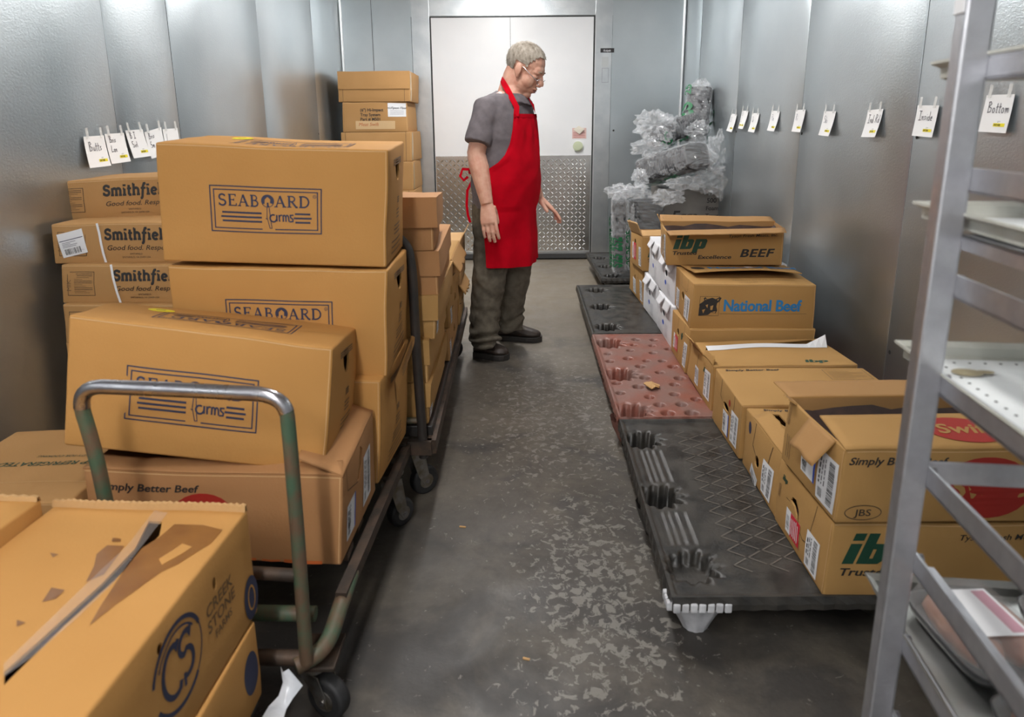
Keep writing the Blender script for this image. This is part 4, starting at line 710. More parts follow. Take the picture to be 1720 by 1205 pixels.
# foreground cartons
c = Carton('F', KY, .006)
def inv(c, p, f):                      # a point near a face -> its place on that face
    o, ex, ey, ez = c.c[4 if f == 'T' else 1], c.c[1]-c.c[0], c.c[2]-c.c[0], c.c[4]-c.c[0]; q = p-o
    if f == 'T': return (q.dot(ex)/ex.length, q.dot(ey)/ey.length)
    return (q.dot(ey)/ey.length, q.dot(ez)/ez.length)
def TL(*px): return [inv(c, at_z(x, y, .602), 'T') for x, y in px]
def RL(*px): return [inv(c, at_x(x, y, -.54), 'R') for x, y in px]
def clampT(P): return [(min(max(u, .012), c.w-.012), min(max(v, .012), c.d-.012)) for u, v in P]
(h1, h2) = RL((351, 977), (267, 1086))
c.holes['R'] = [handle(h1[0], h1[1], .007, .012, 10), handle(h2[0], h2[1], .008, .009, 10)]
c.holes['T'] = [clampT(TL((241, 876), (217, 922), (160, 982), (60, 1075), (0, 1128)))+clampT(TL((0, 1150), (24, 1126), (100, 1052), (181, 977), (222, 935), (257, 901), (262, 878)))]
mb = c.body(); S = c.face('R')
(l0, l1), = RL((297, 1112)); r_ = .058
def q(x, y, o): return S(l0+(x)*r_, l1+y*r_, o)
def st_(P, w): mb.stroke(lambda x, y, o: q(x/r_, y/r_, o), [(p[0]*r_, p[1]*r_) for p in P], w*r_, NAVY)
st_(arc(0, 0, 1.25, 1.22, 20, 165, 20), .13); st_(arc(0, 0, 1.25, 1.22, -155, -50, 16), .14); st_(arc(0, 0, 1.05, 1.02, 35, 150, 16), .06); st_(arc(0, 0, 1.25, 1.22, -50, 20, 10), .05)
st_([(.08, .78), (-.02, .62)]+arc(-.25, .02, .52, .74, 68, 290, 16)+[(.02, -.5)], .17)
st_([(.72, .72), (.66, .50)]+arc(.42, .38, .32, .32, 55, 250, 9)+arc(.38, -.22, .36, .40, 80, -130, 12), .16); st_([(.22, -.45), (.16, -.85)], .12)
(t0, t1), = RL((327, 1064))
mb.text(S, 'CREEK', t0+.03, t1+.005, .024, FAINT, bold=.02); mb.text(S, 'STONE', t0+.03, t1-.026, .024, FAINT, bold=.02); mb.text(S, 'FARMS', t0+.05, t1-.05, .016, FAINT, bold=.02)
(e0, e1), = RL((408, 1000)); mb.ell(S, e0, e1, .030, .045, NAVY, .0012); mb.ell(S, e0, e1, .014, .024, KY, .0018, ring=.004)
S = c.face('T')
mb.poly(S, TL((282, 883), (330, 884), (364, 891), (346, 913), (318, 931), (290, 949), (262, 962), (241, 977), (210, 1000), (185, 1018), (165, 1034), (141, 1054), (158, 1022), (172, 1000), (196, 963), (228, 923), (259, 903)), WET, .0012)
mb.poly(S, TL((314, 921), (296, 933), (262, 952), (256, 942), (280, 927), (296, 916)), KY, .002)
for P in (((173, 916), (200, 918), (188, 935), (165, 966), (135, 978), (150, 950), (155, 930)), ((182, 904), (196, 906), (194, 911), (180, 910)), ((75, 929), (90, 931), (80, 936)), ((78, 985), (100, 990), (85, 1005), (62, 1010)), ((20, 1040), (35, 1045), (20, 1052))): mb.poly(S, TL(*P), WET, .0013)
k = MB()
for a, b_ in ((.0, .215), (.255, c.w)):
    pts = []; n = 40
    for i in range(n+1):
        u = a+(b_-a)*i/n; pts.append(u)
k = MB(); n = 64; rw = random.Random(4); vs = []
for i in range(n+1):
    u = c.w*i/n; hh = .012+(.003 if i % 2 else 0)+rw.uniform(-.001, .001)
    vs += [c.T(u, c.d-.012, c.h), c.T(u, c.d-.010, c.h+hh), c.T(u, c.d-.004, c.h+hh), c.T(u, c.d, c.h-.004)]
k.add(vs, [(4*i+a, 4*i+4+a, 4*i+5+a, 4*i+1+a) for i in range(n) for a in range(3)], KL); c.kids.append(('rolled_flap_edge', k, None))
k = MB(); k.poly(S, TL((250, 862), (272, 866), (222, 930), (180, 985), (120, 1045), (45, 1110), (0, 1140), (0, 1118), (70, 1050), (140, 980), (205, 920)), mat('clear_film', (.7, .62, .58), .12, alpha=.16, spec=.8), .004)
c.kids.append(('tape_strip', k, 'clear tape'))
k = MB(); rg = random.Random(7)       # dark wrapped meat inside the slit
n = 14; vs = []
for j in range(n+1):
    for i in range(7):
        vs.append(c.T(.06+.26*i/6, .015+.57*j/n, c.h*.62+.02*sin(j*1.3)+.015*cos(i*2+j)+rg.uniform(-.005, .005)))
k.add(vs, [(j*7+i, j*7+i+1, j*7+8+i, j*7+7+i) for j in range(n) for i in range(6)], mat('wrapped_meat', (.07, .025, .05), .18, noise_c=(.16, .06, .10), nscale=30, coat=.6), True); c.kids.append(('wrapped_meat', k, 'dark vacuum packed meat'))
c.finish('large tan beef carton with a slit wet-stained top in the left foreground', group='tan cartons in the left foreground')
c = Carton('H', KY, .006); c.holes['R'] = [handle(c.d*.70, c.h*.62, .010, .012, 10)]; mb = c.body(); mb.ell(c.face('R'), c.d*.93, c.h*.5, .03, .045, NAVY); c.finish('tan carton under the slit wet-stained one, left foreground', group='tan cartons in the left foreground')
c = Carton('Gb', KY, .006); c.body(); k = MB(); n = 40; vs = []
for i in range(n+1):
    u = c.w*i/n; hh = .008+(.003 if i % 2 else 0); vs += [c.T(u, c.d-.012, c.h), c.T(u, c.d-.010, c.h+hh), c.T(u, c.d-.004, c.h+hh), c.T(u, c.d, c.h-.004)]
k.add(vs, [(4*i+a, 4*i+4+a, 4*i+5+a, 4*i+1+a) for i in range(n) for a in range(3)], KL); c.kids.append(('rolled_flap_edge', k, None))
c.finish('tan carton cut off by the left edge of the photo', group='tan cartons in the left foreground')
c = Carton('Gc', KY, .006); c.body(); c.finish('tan carton underneath the one cut off at the left edge', group='tan cartons in the left foreground')

# stack of tray boxes in the far left corner
for i in range(7):
    c = Carton('T%d' % i, KB, .006); mb = c.body(); S = c.face('F')
    if i in (0, 2, 4): 
        mb.stroke(S, [(.04, .0), (.04, c.h)], .004, FAINT); mb.stroke(S, [(c.w-.05, 0), (c.w-.05, c.h)], .004, FAINT)
    if i == 1:
        mb.text(S, '(6") Hi-Impact', .155, .175, .026, INK, bold=.03); mb.text(S, 'Tray System', .155, .135, .026, INK, bold=.03); mb.text(S, 'Part # M501', .155, .098, .026, INK, bold=.03)
        k = MB(); k.rect(S, .115, .025, .46, .095, MASK, .001); k.text(S, 'Meat Swift', .14, .052, .03, mat('ink_orange', (.45, .1, .02), .6), shear=.2, off=.002); c.kids.append(('masking_tape_note', k, 'pale tape strip with orange handwriting'))
        k = MB(); k.rect(S, .40, .13, .56, .245, PAPER, .001); k.text(S, 'nicFipson Fiber', .48, .195, .02, INK, align='C', shear=.3, bold=.02, off=.002)
        for q in range(3): k.stroke(S, [(.42, .18-.014*q), (.54, .18-.014*q)], .003, FAINTW, .002)
        c.kids.append(('address_label', k, None))
    if i == 0:
        k = MB()
        for f, u0, u1 in (('F', -.006, c.w+.006),):
            k.rect(S, 0, c.h*.42, c.w, c.h, KB, .007)
        c.kids.append(('box_lid', k, None))
    if i in (0, 2, 3):
        mb.rect(c.face('R'), .02, .01, .07, c.h-.01, TAPE, .001)
    c.finish(['brown box on top of the tall stack in the far left corner', 'brown box with black lettering and white label in the far corner stack', 'brown box third from the top in the far corner stack', 'brown box fourth from the top in the far corner stack', 'brown box fifth from the top in the far corner stack', 'brown box next to lowest in the far corner stack', 'brown box lowest in the far corner stack'][i], group='boxes in the far left corner stack')

# beef boxes on the far trolley
FAR = {'c11': ('box with a drop-front lid on top of the far trolley', KR), 'c12': ('reddish brown lidded box, second from the top on the far trolley', KR), 'c13': ('brown lidded box, third from the top on the far trolley', KG),
 'c14': ('brown lidded box, fourth from the top on the far trolley', KG), 'c15': ('brown lidded box, lowest near one on the far trolley', KG),
 'c21': ('brown box, top of the middle column on the far trolley', KG), 'c22': ('brown box, centre of the middle column on the far trolley', KG), 'c23': ('brown box, bottom of the middle column on the far trolley', KB),
 'c31': ('pale tan box, upper one at the far end of the trolley', KL), 'c32': ('brown box, lower one at the far end of the trolley', KG)}
for i, (k_, (lb, mt)) in enumerate(FAR.items()):
    c = Carton(k_, mt, .005); rr = random.Random(k_); nb = k_[1] == '1'
    c.holes['R'] = [[(c.d*.44, c.h*.45), (c.d*.47, c.h*.62), (c.d*.5, c.h*.66), (c.d*.55, c.h*.6), (c.d*.57, c.h*.42), (c.d*.5, c.h*.40)]]
    mb = c.body(); S = c.face('R')
    if nb:                                  # telescoping lid over the upper half
        k = MB(); o = .009 if k_ != 'c11' else .016; z = .46; w, d, h = c.w, c.d, c.h
        for f in 'FRLB':
            U = c.size(f)[0]; Sf = c.face(f)
            vs = [Sf(-o+(U+2*o)*a/8, h*z+(h*(1-z)+.004)*b_, o) for b_ in (0, .5, 1) for a in range(9)]
            k.add(vs, [(j*9+a, j*9+a+1, j*9+a+10, j*9+a+9) for j in range(2) for a in range(8)], mt)
            vs = [Sf(-o+(U+2*o)*a/8, h*z, q) for q in (.001, o) for a in range(9)]
            k.add(vs, [(a, a+1, a+10, a+9) for a in range(8)], KIN)
        St = c.face('T'); k.add([St(-o+(w+2*o)*a/6, -o+(d+2*o)*b_/6, .004) for b_ in range(7) for a in range(7)], [(j*7+a, j*7+a+1, j*7+a+8, j*7+a+7) for j in range(6) for a in range(6)], mt)
        c.kids.append(('box_lid', k, None))
    else:
        mb.stroke(S, [(c.d*.06, c.h*.98), (c.d*.06, c.h*.5), (c.d*.30, c.h*.42)], .004, DARK); mb.stroke(S, [(c.d*.72, c.h*.98), (c.d*.70, c.h*.45), (c.d*.6, c.h*.4)], .004, DARK)
    if k_ in ('c13', 'c15', 'c22', 'c23'): shiplabel(c, 'R', .03, .01, .06, .10 if k_ == 'c13' else .07, 'bar', i)
    if k_ == 'c31':
        mb.ell(S, c.d*.5, c.h*.62, .05, .05, FAINT, ring=.006); mb.text(S, 'FARM', c.d*.5, c.h*.25, .04, FAINT, align='C')
        c.flap('R', .05, 25, name='flap', jag=.006, seed=8)
    if k_ in ('c21', 'c32'): c.flap('R', .07, 150, u0=.02, u1=c.d-.04, name='flap', jag=.008, seed=i)
    c.finish(lb, group='boxes stacked on the far trolley')

# ------------------------------------------------------------------ cartons on the pallets, right side
def logo_ibp(mb, S, u, v, h, m=GREENI):
    """slanted block letters i b p; h = height of the b"""
    sk = .30
    def Q(x, y, o): return S(u+(x+sk*y)*h, v+y*h, o)
    P = lambda pts, o=.0008: mb.poly(Q, pts, m, o)
    P([(0, 0), (.34, 0), (.34, .66), (0, .66)]); P([(0, .76), (.34, .76), (.34, 1), (0, 1)])
    P([(.42, 0), (.74, 0), (.74, 1), (.42, 1)]); P([(.74, 0), (1.05, 0), (1.15, .1), (1.15, .55), (1.05, .66), (.74, .66), (.74, .48), (.84, .48), (.84, .18), (.74, .18)])
    P([(1.23, -.28), (1.55, -.28), (1.55, .66), (1.23, .66)]); P([(1.55, 0), (1.86, 0), (1.96, .1), (1.96, .55), (1.86, .66), (1.55, .66), (1.55, .48), (1.65, .48), (1.65, .18), (1.55, .18)])
def ibp_front(c, beef=True, s=1):
    mb, S = c.mb, c.face('F')
    logo_ibp(mb, S, .035, .095, .085); mb.text(S, 'Trusted', .03, .062, .022, INK, shear=.25, bold=.045, sx=1.35); mb.text(S, 'Excellence', .165, .038, .022, INK, shear=.25, bold=.045, sx=1.35)
    mb.text(S, 'Tyson Fresh Meats, Inc.', c.w-.03, c.h-.045, .016, INK, align='R', shear=.22, bold=.01, sx=1.2)
    if beef: mb.text(S, 'BEEF', .38, .048, .045, INK, shear=.3, bold=.06, sx=1.25, track=1.1)
def liner(c, f=.55):  # dark sheet added to stand for the shade deep in an open carton
    k = MB(); n = 10; rg = random.Random(c.key)
    vs = [c.T(.01+(c.w-.02)*i/n, .01+(c.d-.02)*j/n, c.h*(f+.10*rg.random()+(.25 if j in (0, n) or i in (0, n) else 0))) for j in range(n+1) for i in range(n+1)]
    k.add(vs, [(j*(n+1)+i, j*(n+1)+i+1, (j+1)*(n+1)+i+1, (j+1)*(n+1)+i) for j in range(n) for i in range(n)], mat('inside_shade', (.035, .018, .014), .5, noise_c=(.06, .03, .022), nscale=20), True)
    c.kids.append(('shade_sheet', k, 'dark sheet for the shade inside the open carton'))
def swiftlogo(mb, S, u, v, a, b, rot=0):
    mb.ell(S, u, v, a, b, REDI, rot=rot-.1); mb.text(S, 'Swift', u, v-b*.3, b*.75, KG, align='C', shear=.15, bold=.03, off=.0016, rot=rot, sx=1.15)

c = Carton('R1', KG, .003); c.holes['L'] = [[(c.d*.30, c.h*.62), (c.d*.33, c.h*.70), (c.d*.40, c.h*.72), (c.d*.47, c.h*.62), (c.d*.50, c.h*.46), (c.d*.47, c.h*.40), (c.d*.44, c.h*.52), (c.d*.38, c.h*.60)]]
mb = c.body(); ibp_front(c, False); S = c.face('L')
mb.stroke(S, [(c.d*.22, c.h*.58), (c.d*.30, c.h*.60)], .0015, DARK); mb.stroke(S, [(c.d*.50, c.h*.40), (c.d*.60, c.h*.33), (c.d*.68, c.h*.36), (c.d*.74, c.h*.97)], .002, DARK)
logo_ibp(mb, S, .035, c.h*.76, .018); k = MB(); k.rect(lambda u, v, o: c.T(.02+o*0, c.d*.35+u, c.h*.42+v), 0, 0, .12, .09, MATS['wrapped_meat']); c.kids.append(('wrapped_meat', k, 'purple vacuum packed meat'))
for j in range(3): mb.stroke(S, [(.02+.006*j, c.h*.45), (.02+.006*j, c.h*.66)], .002, FAINT)
shiplabel(c, 'L', c.d*.26, c.h*.12, .10, .075, 'red', 5, tilt=0); shiplabel(c, 'L', c.d*.66, c.h*.06, .075, .105, 'bar', 6)
c.finish('brown carton with big slanted green letters, bottom at the near pallet end', group='cartons on the pallets')

c = Carton('R1b', KG, .003); c.holes['L'] = [handle(c.d*.50, c.h*.60, .04, .014)]
mb = c.body(open_top=True); S = c.face('F'); simply(mb, S, .012, c.h*.80, .02, INK); swiftlogo(mb, S, .36, c.h*.48, .115, .082)
mb.ell(S, .065, .03, .045, .02, INK, ring=.002); mb.text(S, 'JBS', .065, .021, .019, INK, align='C', sx=1.2, bold=.01); mb.text(S, 'BEEF', .50, .04, .03, INK, bold=.04)
S = c.face('L')
for j in range(3): mb.stroke(S, [(.018+.006*j, c.h*.62), (.018+.006*j, c.h*.90)], .002, FAINT)
for j in range(3): mb.stroke(S, [(.03+.012*j, c.h*.12), (.03+.012*j, c.h*.48)], .002, INK)
shiplabel(c, 'L', c.d*.40, c.h*.20, .085, .075, 'blue', 8); shiplabel(c, 'L', c.d*.68, c.h*.07, .095, .135, 'bar', 9)
# end tab folded down, long flaps
def pr(mb, S): mb.ell(S, c.d*.63, .055, .021, .021, REDI, .003)
c.flap('L', .085, 148, u0=c.d*.42, u1=c.d*.86, name='end_tab', jag=.003, seed=2, pr=pr, lab='folded-down end tab with a red oval')
c.flap('F', .17, -84, name='front_flap', pr=lambda mb, S: swiftlogo(mb, lambda u, v, o: S(u, v, o+.003), .34, .085, .1, .06), curve=0)
c.flap('B', .15, 93, name='back_flap', jag=.004, seed=12)
c.flap('L', .03, 60, u0=0, u1=c.d*.16, name='flap', jag=.005, seed=3)
liner(c)
c.finish('open carton with raised flaps and red oval behind the rack post', group='cartons on the pallets')
# printed face of the front flap looks up: printing is on its outer side

c = Carton('R2', KG, .006); c.holes['L'] = [handle(c.d*.46, c.h*.44, .022, .02)]
c.holes['T'] = [[(.06, c.d*.88), (.075, c.d*.82), (.065, c.d*.74), (.085, c.d*.62), (.10, c.d*.5), (.115, c.d*.36), (.125, c.d*.22), (.145, c.d*.24), (.135, c.d*.36), (.13, c.d*.52), (.125, c.d*.62), (.10, c.d*.70), (.095, c.d*.86)]]
mb = c.body(); S = c.face('T'); simply(mb, S, .05, c.d*.93, .016, INK); S = c.face('L')
mb.stroke(S, [(c.d*.30, c.h*.97), (c.d*.30, c.h*.60), (c.d*.44, c.h*.5)], .003, DARK); mb.stroke(S, [(c.d*.62, c.h*.45), (c.d*.68, c.h*.44), (c.d*.72, c.h*.95)], .003, DARK)
mb.ell(S, .06, c.h*.78, .014, .02, NAVY, rot=.4)
shiplabel(c, 'L', c.d*.60, c.h*.08, .085, .115, 'bar', 10); shiplabel(c, 'L', c.d*.28, c.h*.10, .07, .05, 'card', 11, tilt=-.5)
c.flap('L', .05, -60, u0=c.d*.2, u1=c.d*.95, name='torn_flap', jag=.012, seed=5)
c.finish('brown carton with a jagged black tear across its top', group='cartons on the pallets')

c = Carton('R3', KG, .003); c.holes['L'] = [handle(c.d*.50, c.h*.60, .036, .015)]; mb = c.body(); S = c.face('T')
simply(mb, S, .03, c.d*.90, .018, INK); S2 = S
mb.stroke(S2, [(.42, c.d*.66), (.58, c.d*.66), (.58, c.d*.94), (.42, c.d*.94)], .0015, INK, closed=True)
for j in range(7): mb.stroke(S2, [(.432, c.d*(.70+.03*j)), (.568 if j % 3 else .52, c.d*(.70+.03*j))], .002, FAINT)
S = c.face('L'); mb.stroke(S, [(c.d*.30, c.h*.99), (c.d*.30, c.h*.68), (c.d*.38, c.h*.62)], .0025, DARK); mb.stroke(S, [(c.d*.60, c.h*.6), (c.d*.66, c.h*.56), (c.d*.75, c.h*.62), (c.d*.77, c.h*.99)], .0025, DARK); mb.ell(S, c.d*.62, c.h*.75, .01, .014, REDI)
shiplabel(c, 'L', c.d*.42, c.h*.10, .075, .09, 'blue', 12); shiplabel(c, 'L', c.d*.70, c.h*.12, .08, .125, 'bar', 13)
c.finish('closed brown carton with a ruled box on its lid, between torn and sagging ones', group='cartons on the pallets')

c = Carton('R4', KG, .006); c.holes['T'] = [[(.03, c.d*.62), (.09, c.d*.74), (.30, c.d*.66), (.50, c.d*.66), (.585, c.d*.93), (.57, c.d*.96), (.3, c.d*.80), (.06, c.d*.83)]]
mb = c.body(); S = c.face('T'); 
mb.text(S, 'ibp', .40, c.d*.10, .035, GREENI, bold=.1, sx=1.7, shear=.3)
S = c.face('L'); logo_ibp(mb, S, c.d*.66, c.h*.68, .022); mb.stroke(S, [(c.d*.42, c.h*.95), (c.d*.42, c.h*.55), (c.d*.50, c.h*.5)], .003, DARK)
shiplabel(c, 'L', c.d*.35, c.h*.14, .06, .09, 'bar', 14); shiplabel(c, 'L', c.d*.72, c.h*.16, .08, .12, 'bar', 15)
k = MB(); n = 20; vs = []
for i in range(n+1):
    t = i/n; u = .04+.545*t; vs += [c.T(u, c.d*(.60+.04*sin(t*3)), c.h+.002), c.T(u, c.d*(.72+.02*sin(t*5)), c.h+.012+(.05*(t-.85)*6 if t > .85 else 0)), c.T(u+.02, c.d*(.76), c.h-.01)]
k.add(vs, [(3*i+a, 3*i+3+a, 3*i+4+a, 3*i+1+a) for i in range(n) for a in (0, 1)], PAPER); c.kids.append(('paper_liner', k, 'white paper liner'))
c.flap('L', .07, 35, u0=c.d*.05, u1=c.d*.55, name='torn_flap', jag=.010, seed=15); c.flap('L', .03, -20, u0=c.d*.55, u1=c.d*.98, name='torn_flap', jag=.010, seed=16)
c.finish('sagging brown carton with white liner paper showing through its lid', group='cartons on the pallets')

c = Carton('R5', KG, .004); c.holes['L'] = [handle(c.d*.42, c.h*.66, .024, .018)]; mb = c.body(); S = c.face('T')
mb.stroke(S, [(.03, .02), (.15, .02), (.15, .12), (.03, .12)], .0015, INK, closed=True); S = c.face('L'); mb.ell(S, c.d*.66, c.h*.68, .014, .018, GREENI); endlines(c)
shiplabel(c, 'L', c.d*.18, c.h*.20, .11, .08, 'red', 17); shiplabel(c, 'L', c.d*.80, c.h*.10, .06, .12, 'bar', 18)
c.finish('brown carton with red label directly under the cow-head carton', group='cartons on the pallets')

c = Carton('NB', KG, .003); c.holes['L'] = [handle(c.d*.50, c.h*.50, .028, .022)]; mb = c.body(); S = c.face('F')
u0, v0, sz = .035, .068, .095
mb.stroke(S, [(u0, v0), (u0+sz, v0), (u0+sz, v0+sz), (u0, v0+sz)], .0014, INK, closed=True)
Q = lambda x, y, o: S(u0+x*sz, v0+y*sz, o)
mb.poly(Q, [(0, 0), (.0, .62), (.12, .70), (.22, .80), (.18, .90), (.26, .97), (.36, .86), (.62, .94), (.80, .86), (.98, .97), (1.1, .93), (1.0, .74), (.88, .66), (.86, .48), (.92, .28), (.84, .12), (.62, .18), (.48, .04)], INK)
for P in ([(.3, .55), (.42, .6), (.4, .4)], [(.55, .5), (.7, .55), (.66, .3), (.56, .3)], [(.14, .3), (.3, .35), (.22, .12)], [(.66, .2), (.84, .24), (.8, .14)], [(.24, .84), (.3, .9), (.32, .82)], [(.86, .84), (.98, .9), (.92, .78)]): mb.poly(Q, P, KG, .0014)
mb.text(S, 'National Beef', .150, .092, .058, BLUEI, bold=.075, sx=.86, track=.98); mb.stroke(S, [(u0+sz+.005, v0+.01), (.55, v0+.01)], .0012, INK)
S = c.face('T'); mb.text(S, 'PRODUCT OF U.S.A. KEEP CHILLED', .21, c.d*.20, .012, INK, track=1.2); mb.text(S, 'NATIONAL BEEF PACKING', .23, c.d*.10, .009, INK)
endlines(c); S = c.face('L'); mb.stroke(S, [(.02, c.h*.80), (c.d*.24, c.h*.72)], .001, FAINT)
shiplabel(c, 'L', c.d*.10, c.h*.06, .08, .105, 'bar', 19); shiplabel(c, 'L', c.d*.63, c.h*.09, .10, .115, 'bar', 20)
def pr(mb, S):
    mb.text(S, 'National Beef', .46, .17, .07, BLUEI, bold=.07, sx=.85, rot=pi, off=.004); mb.ell(S, .51, .14, .035, .045, INK, .003); mb.rect(S, .23, .10, .265, .16, PAPER, .005)
c.flap('B', .285, -86, u0=.02, u1=c.w-.02, name='lid_flap', pr=pr, z0=c.h+.008, curve=.06)
c.finish('brown carton with a black cow head and blue lettering', group='cartons on the pallets')

c = Carton('IT', KG, .004); c.holes['L'] = [handle(c.d*.45, c.h*.62, .02, .02)]; mb = c.body(open_top=True); ibp_front(c); endlines(c)
logo_ibp(mb, c.face('L'), c.d*.60, c.h*.72, .02)
shiplabel(c, 'L', c.d*.30, c.h*.12, .06, .12, 'bar', 21); shiplabel(c, 'L', c.d*.72, c.h*.10, .07, .15, 'bar', 22)
c.flap('F', .13, 94, u0=.0, name='front_flap', jag=.005, seed=31, skew=.25, m=KL); c.flap('B', .17, 84, name='back_flap', jag=.003, seed=32, pr=lambda mb, S: mb.stroke(S, [(.48, .05), (.58, .05), (.58, .11), (.48, .11)], .002, FAINT, -.004, True))
c.flap('L', .05, 20, u0=.01, u1=c.d*.35, name='end_flap', jag=.012, seed=33)
liner(c, .6)
c.finish('open brown carton with green letters on top of the right hand stacks', group='cartons on the pallets')

def white(key, label, hole=True):
    c = Carton(key, WHITEB, .005); c.holes['L'] = [handle(c.d*.5, c.h*.62, .03, .018)]; mb = c.body(); S = c.face('L')
    mb.ell(S, c.d*.5, c.h*.38, .018, .014, BLUEL)
    for j in range(5): mb.stroke(S, [(c.d*.62+.012*j, c.h*.1), (c.d*.62+.012*j, c.h*.42)], .002, FAINTW)
    c.flap('L', .05, 150, u0=c.d*.16, u1=c.d*.48, name='end_tab', m=WHITEB, seed=3); c.flap('L', .055, 162, u0=c.d*.54, u1=c.d*.88, name='end_tab', m=WHITEB, seed=4)
    c.finish(label, name='white_box', group='white cartons between the brown stacks')
white('W1a', 'white carton, lower one of the nearer white pair'); white('W1b', 'white carton, upper one of the nearer white pair')
white('W2a', 'white carton, lower one of the farther white pair'); white('W2b', 'white carton, upper one of the farther white pair')
c = Carton('G1', KG, .005); c.holes['L'] = [handle(c.d*.45, c.h*.6, .02, .018)]; c.body(); endlines(c); shiplabel(c, 'L', c.d*.3, c.h*.1, .09, .11, 'bar', 23); shiplabel(c, 'L', c.d*.8, c.h*.1, .06, .14, 'bar', 24)
c.finish('brown carton at the far end, lower of two beside the white ones', group='cartons on the pallets')
c = Carton('G2', KG, .005); c.holes['L'] = [handle(c.d*.42, c.h*.74, .025, .02)]; c.body(); ibp_front(c, False); shiplabel(c, 'L', c.d*.2, c.h*.2, .13, .12, 'red', 25); shiplabel(c, 'L', c.d*.72, c.h*.1, .07, .13, 'bar', 26)
c.flap('L', .09, 20, name='end_flap', jag=.008, seed=41, m=KL); c.flap('F', .10, -72, name='front_flap', jag=.004, seed=42, m=KL); c.flap('B', .1, -80, name='back_flap', seed=43, m=KL)
c.finish('brown carton with peaked lid at the far end, above the lower one', group='cartons on the pallets')

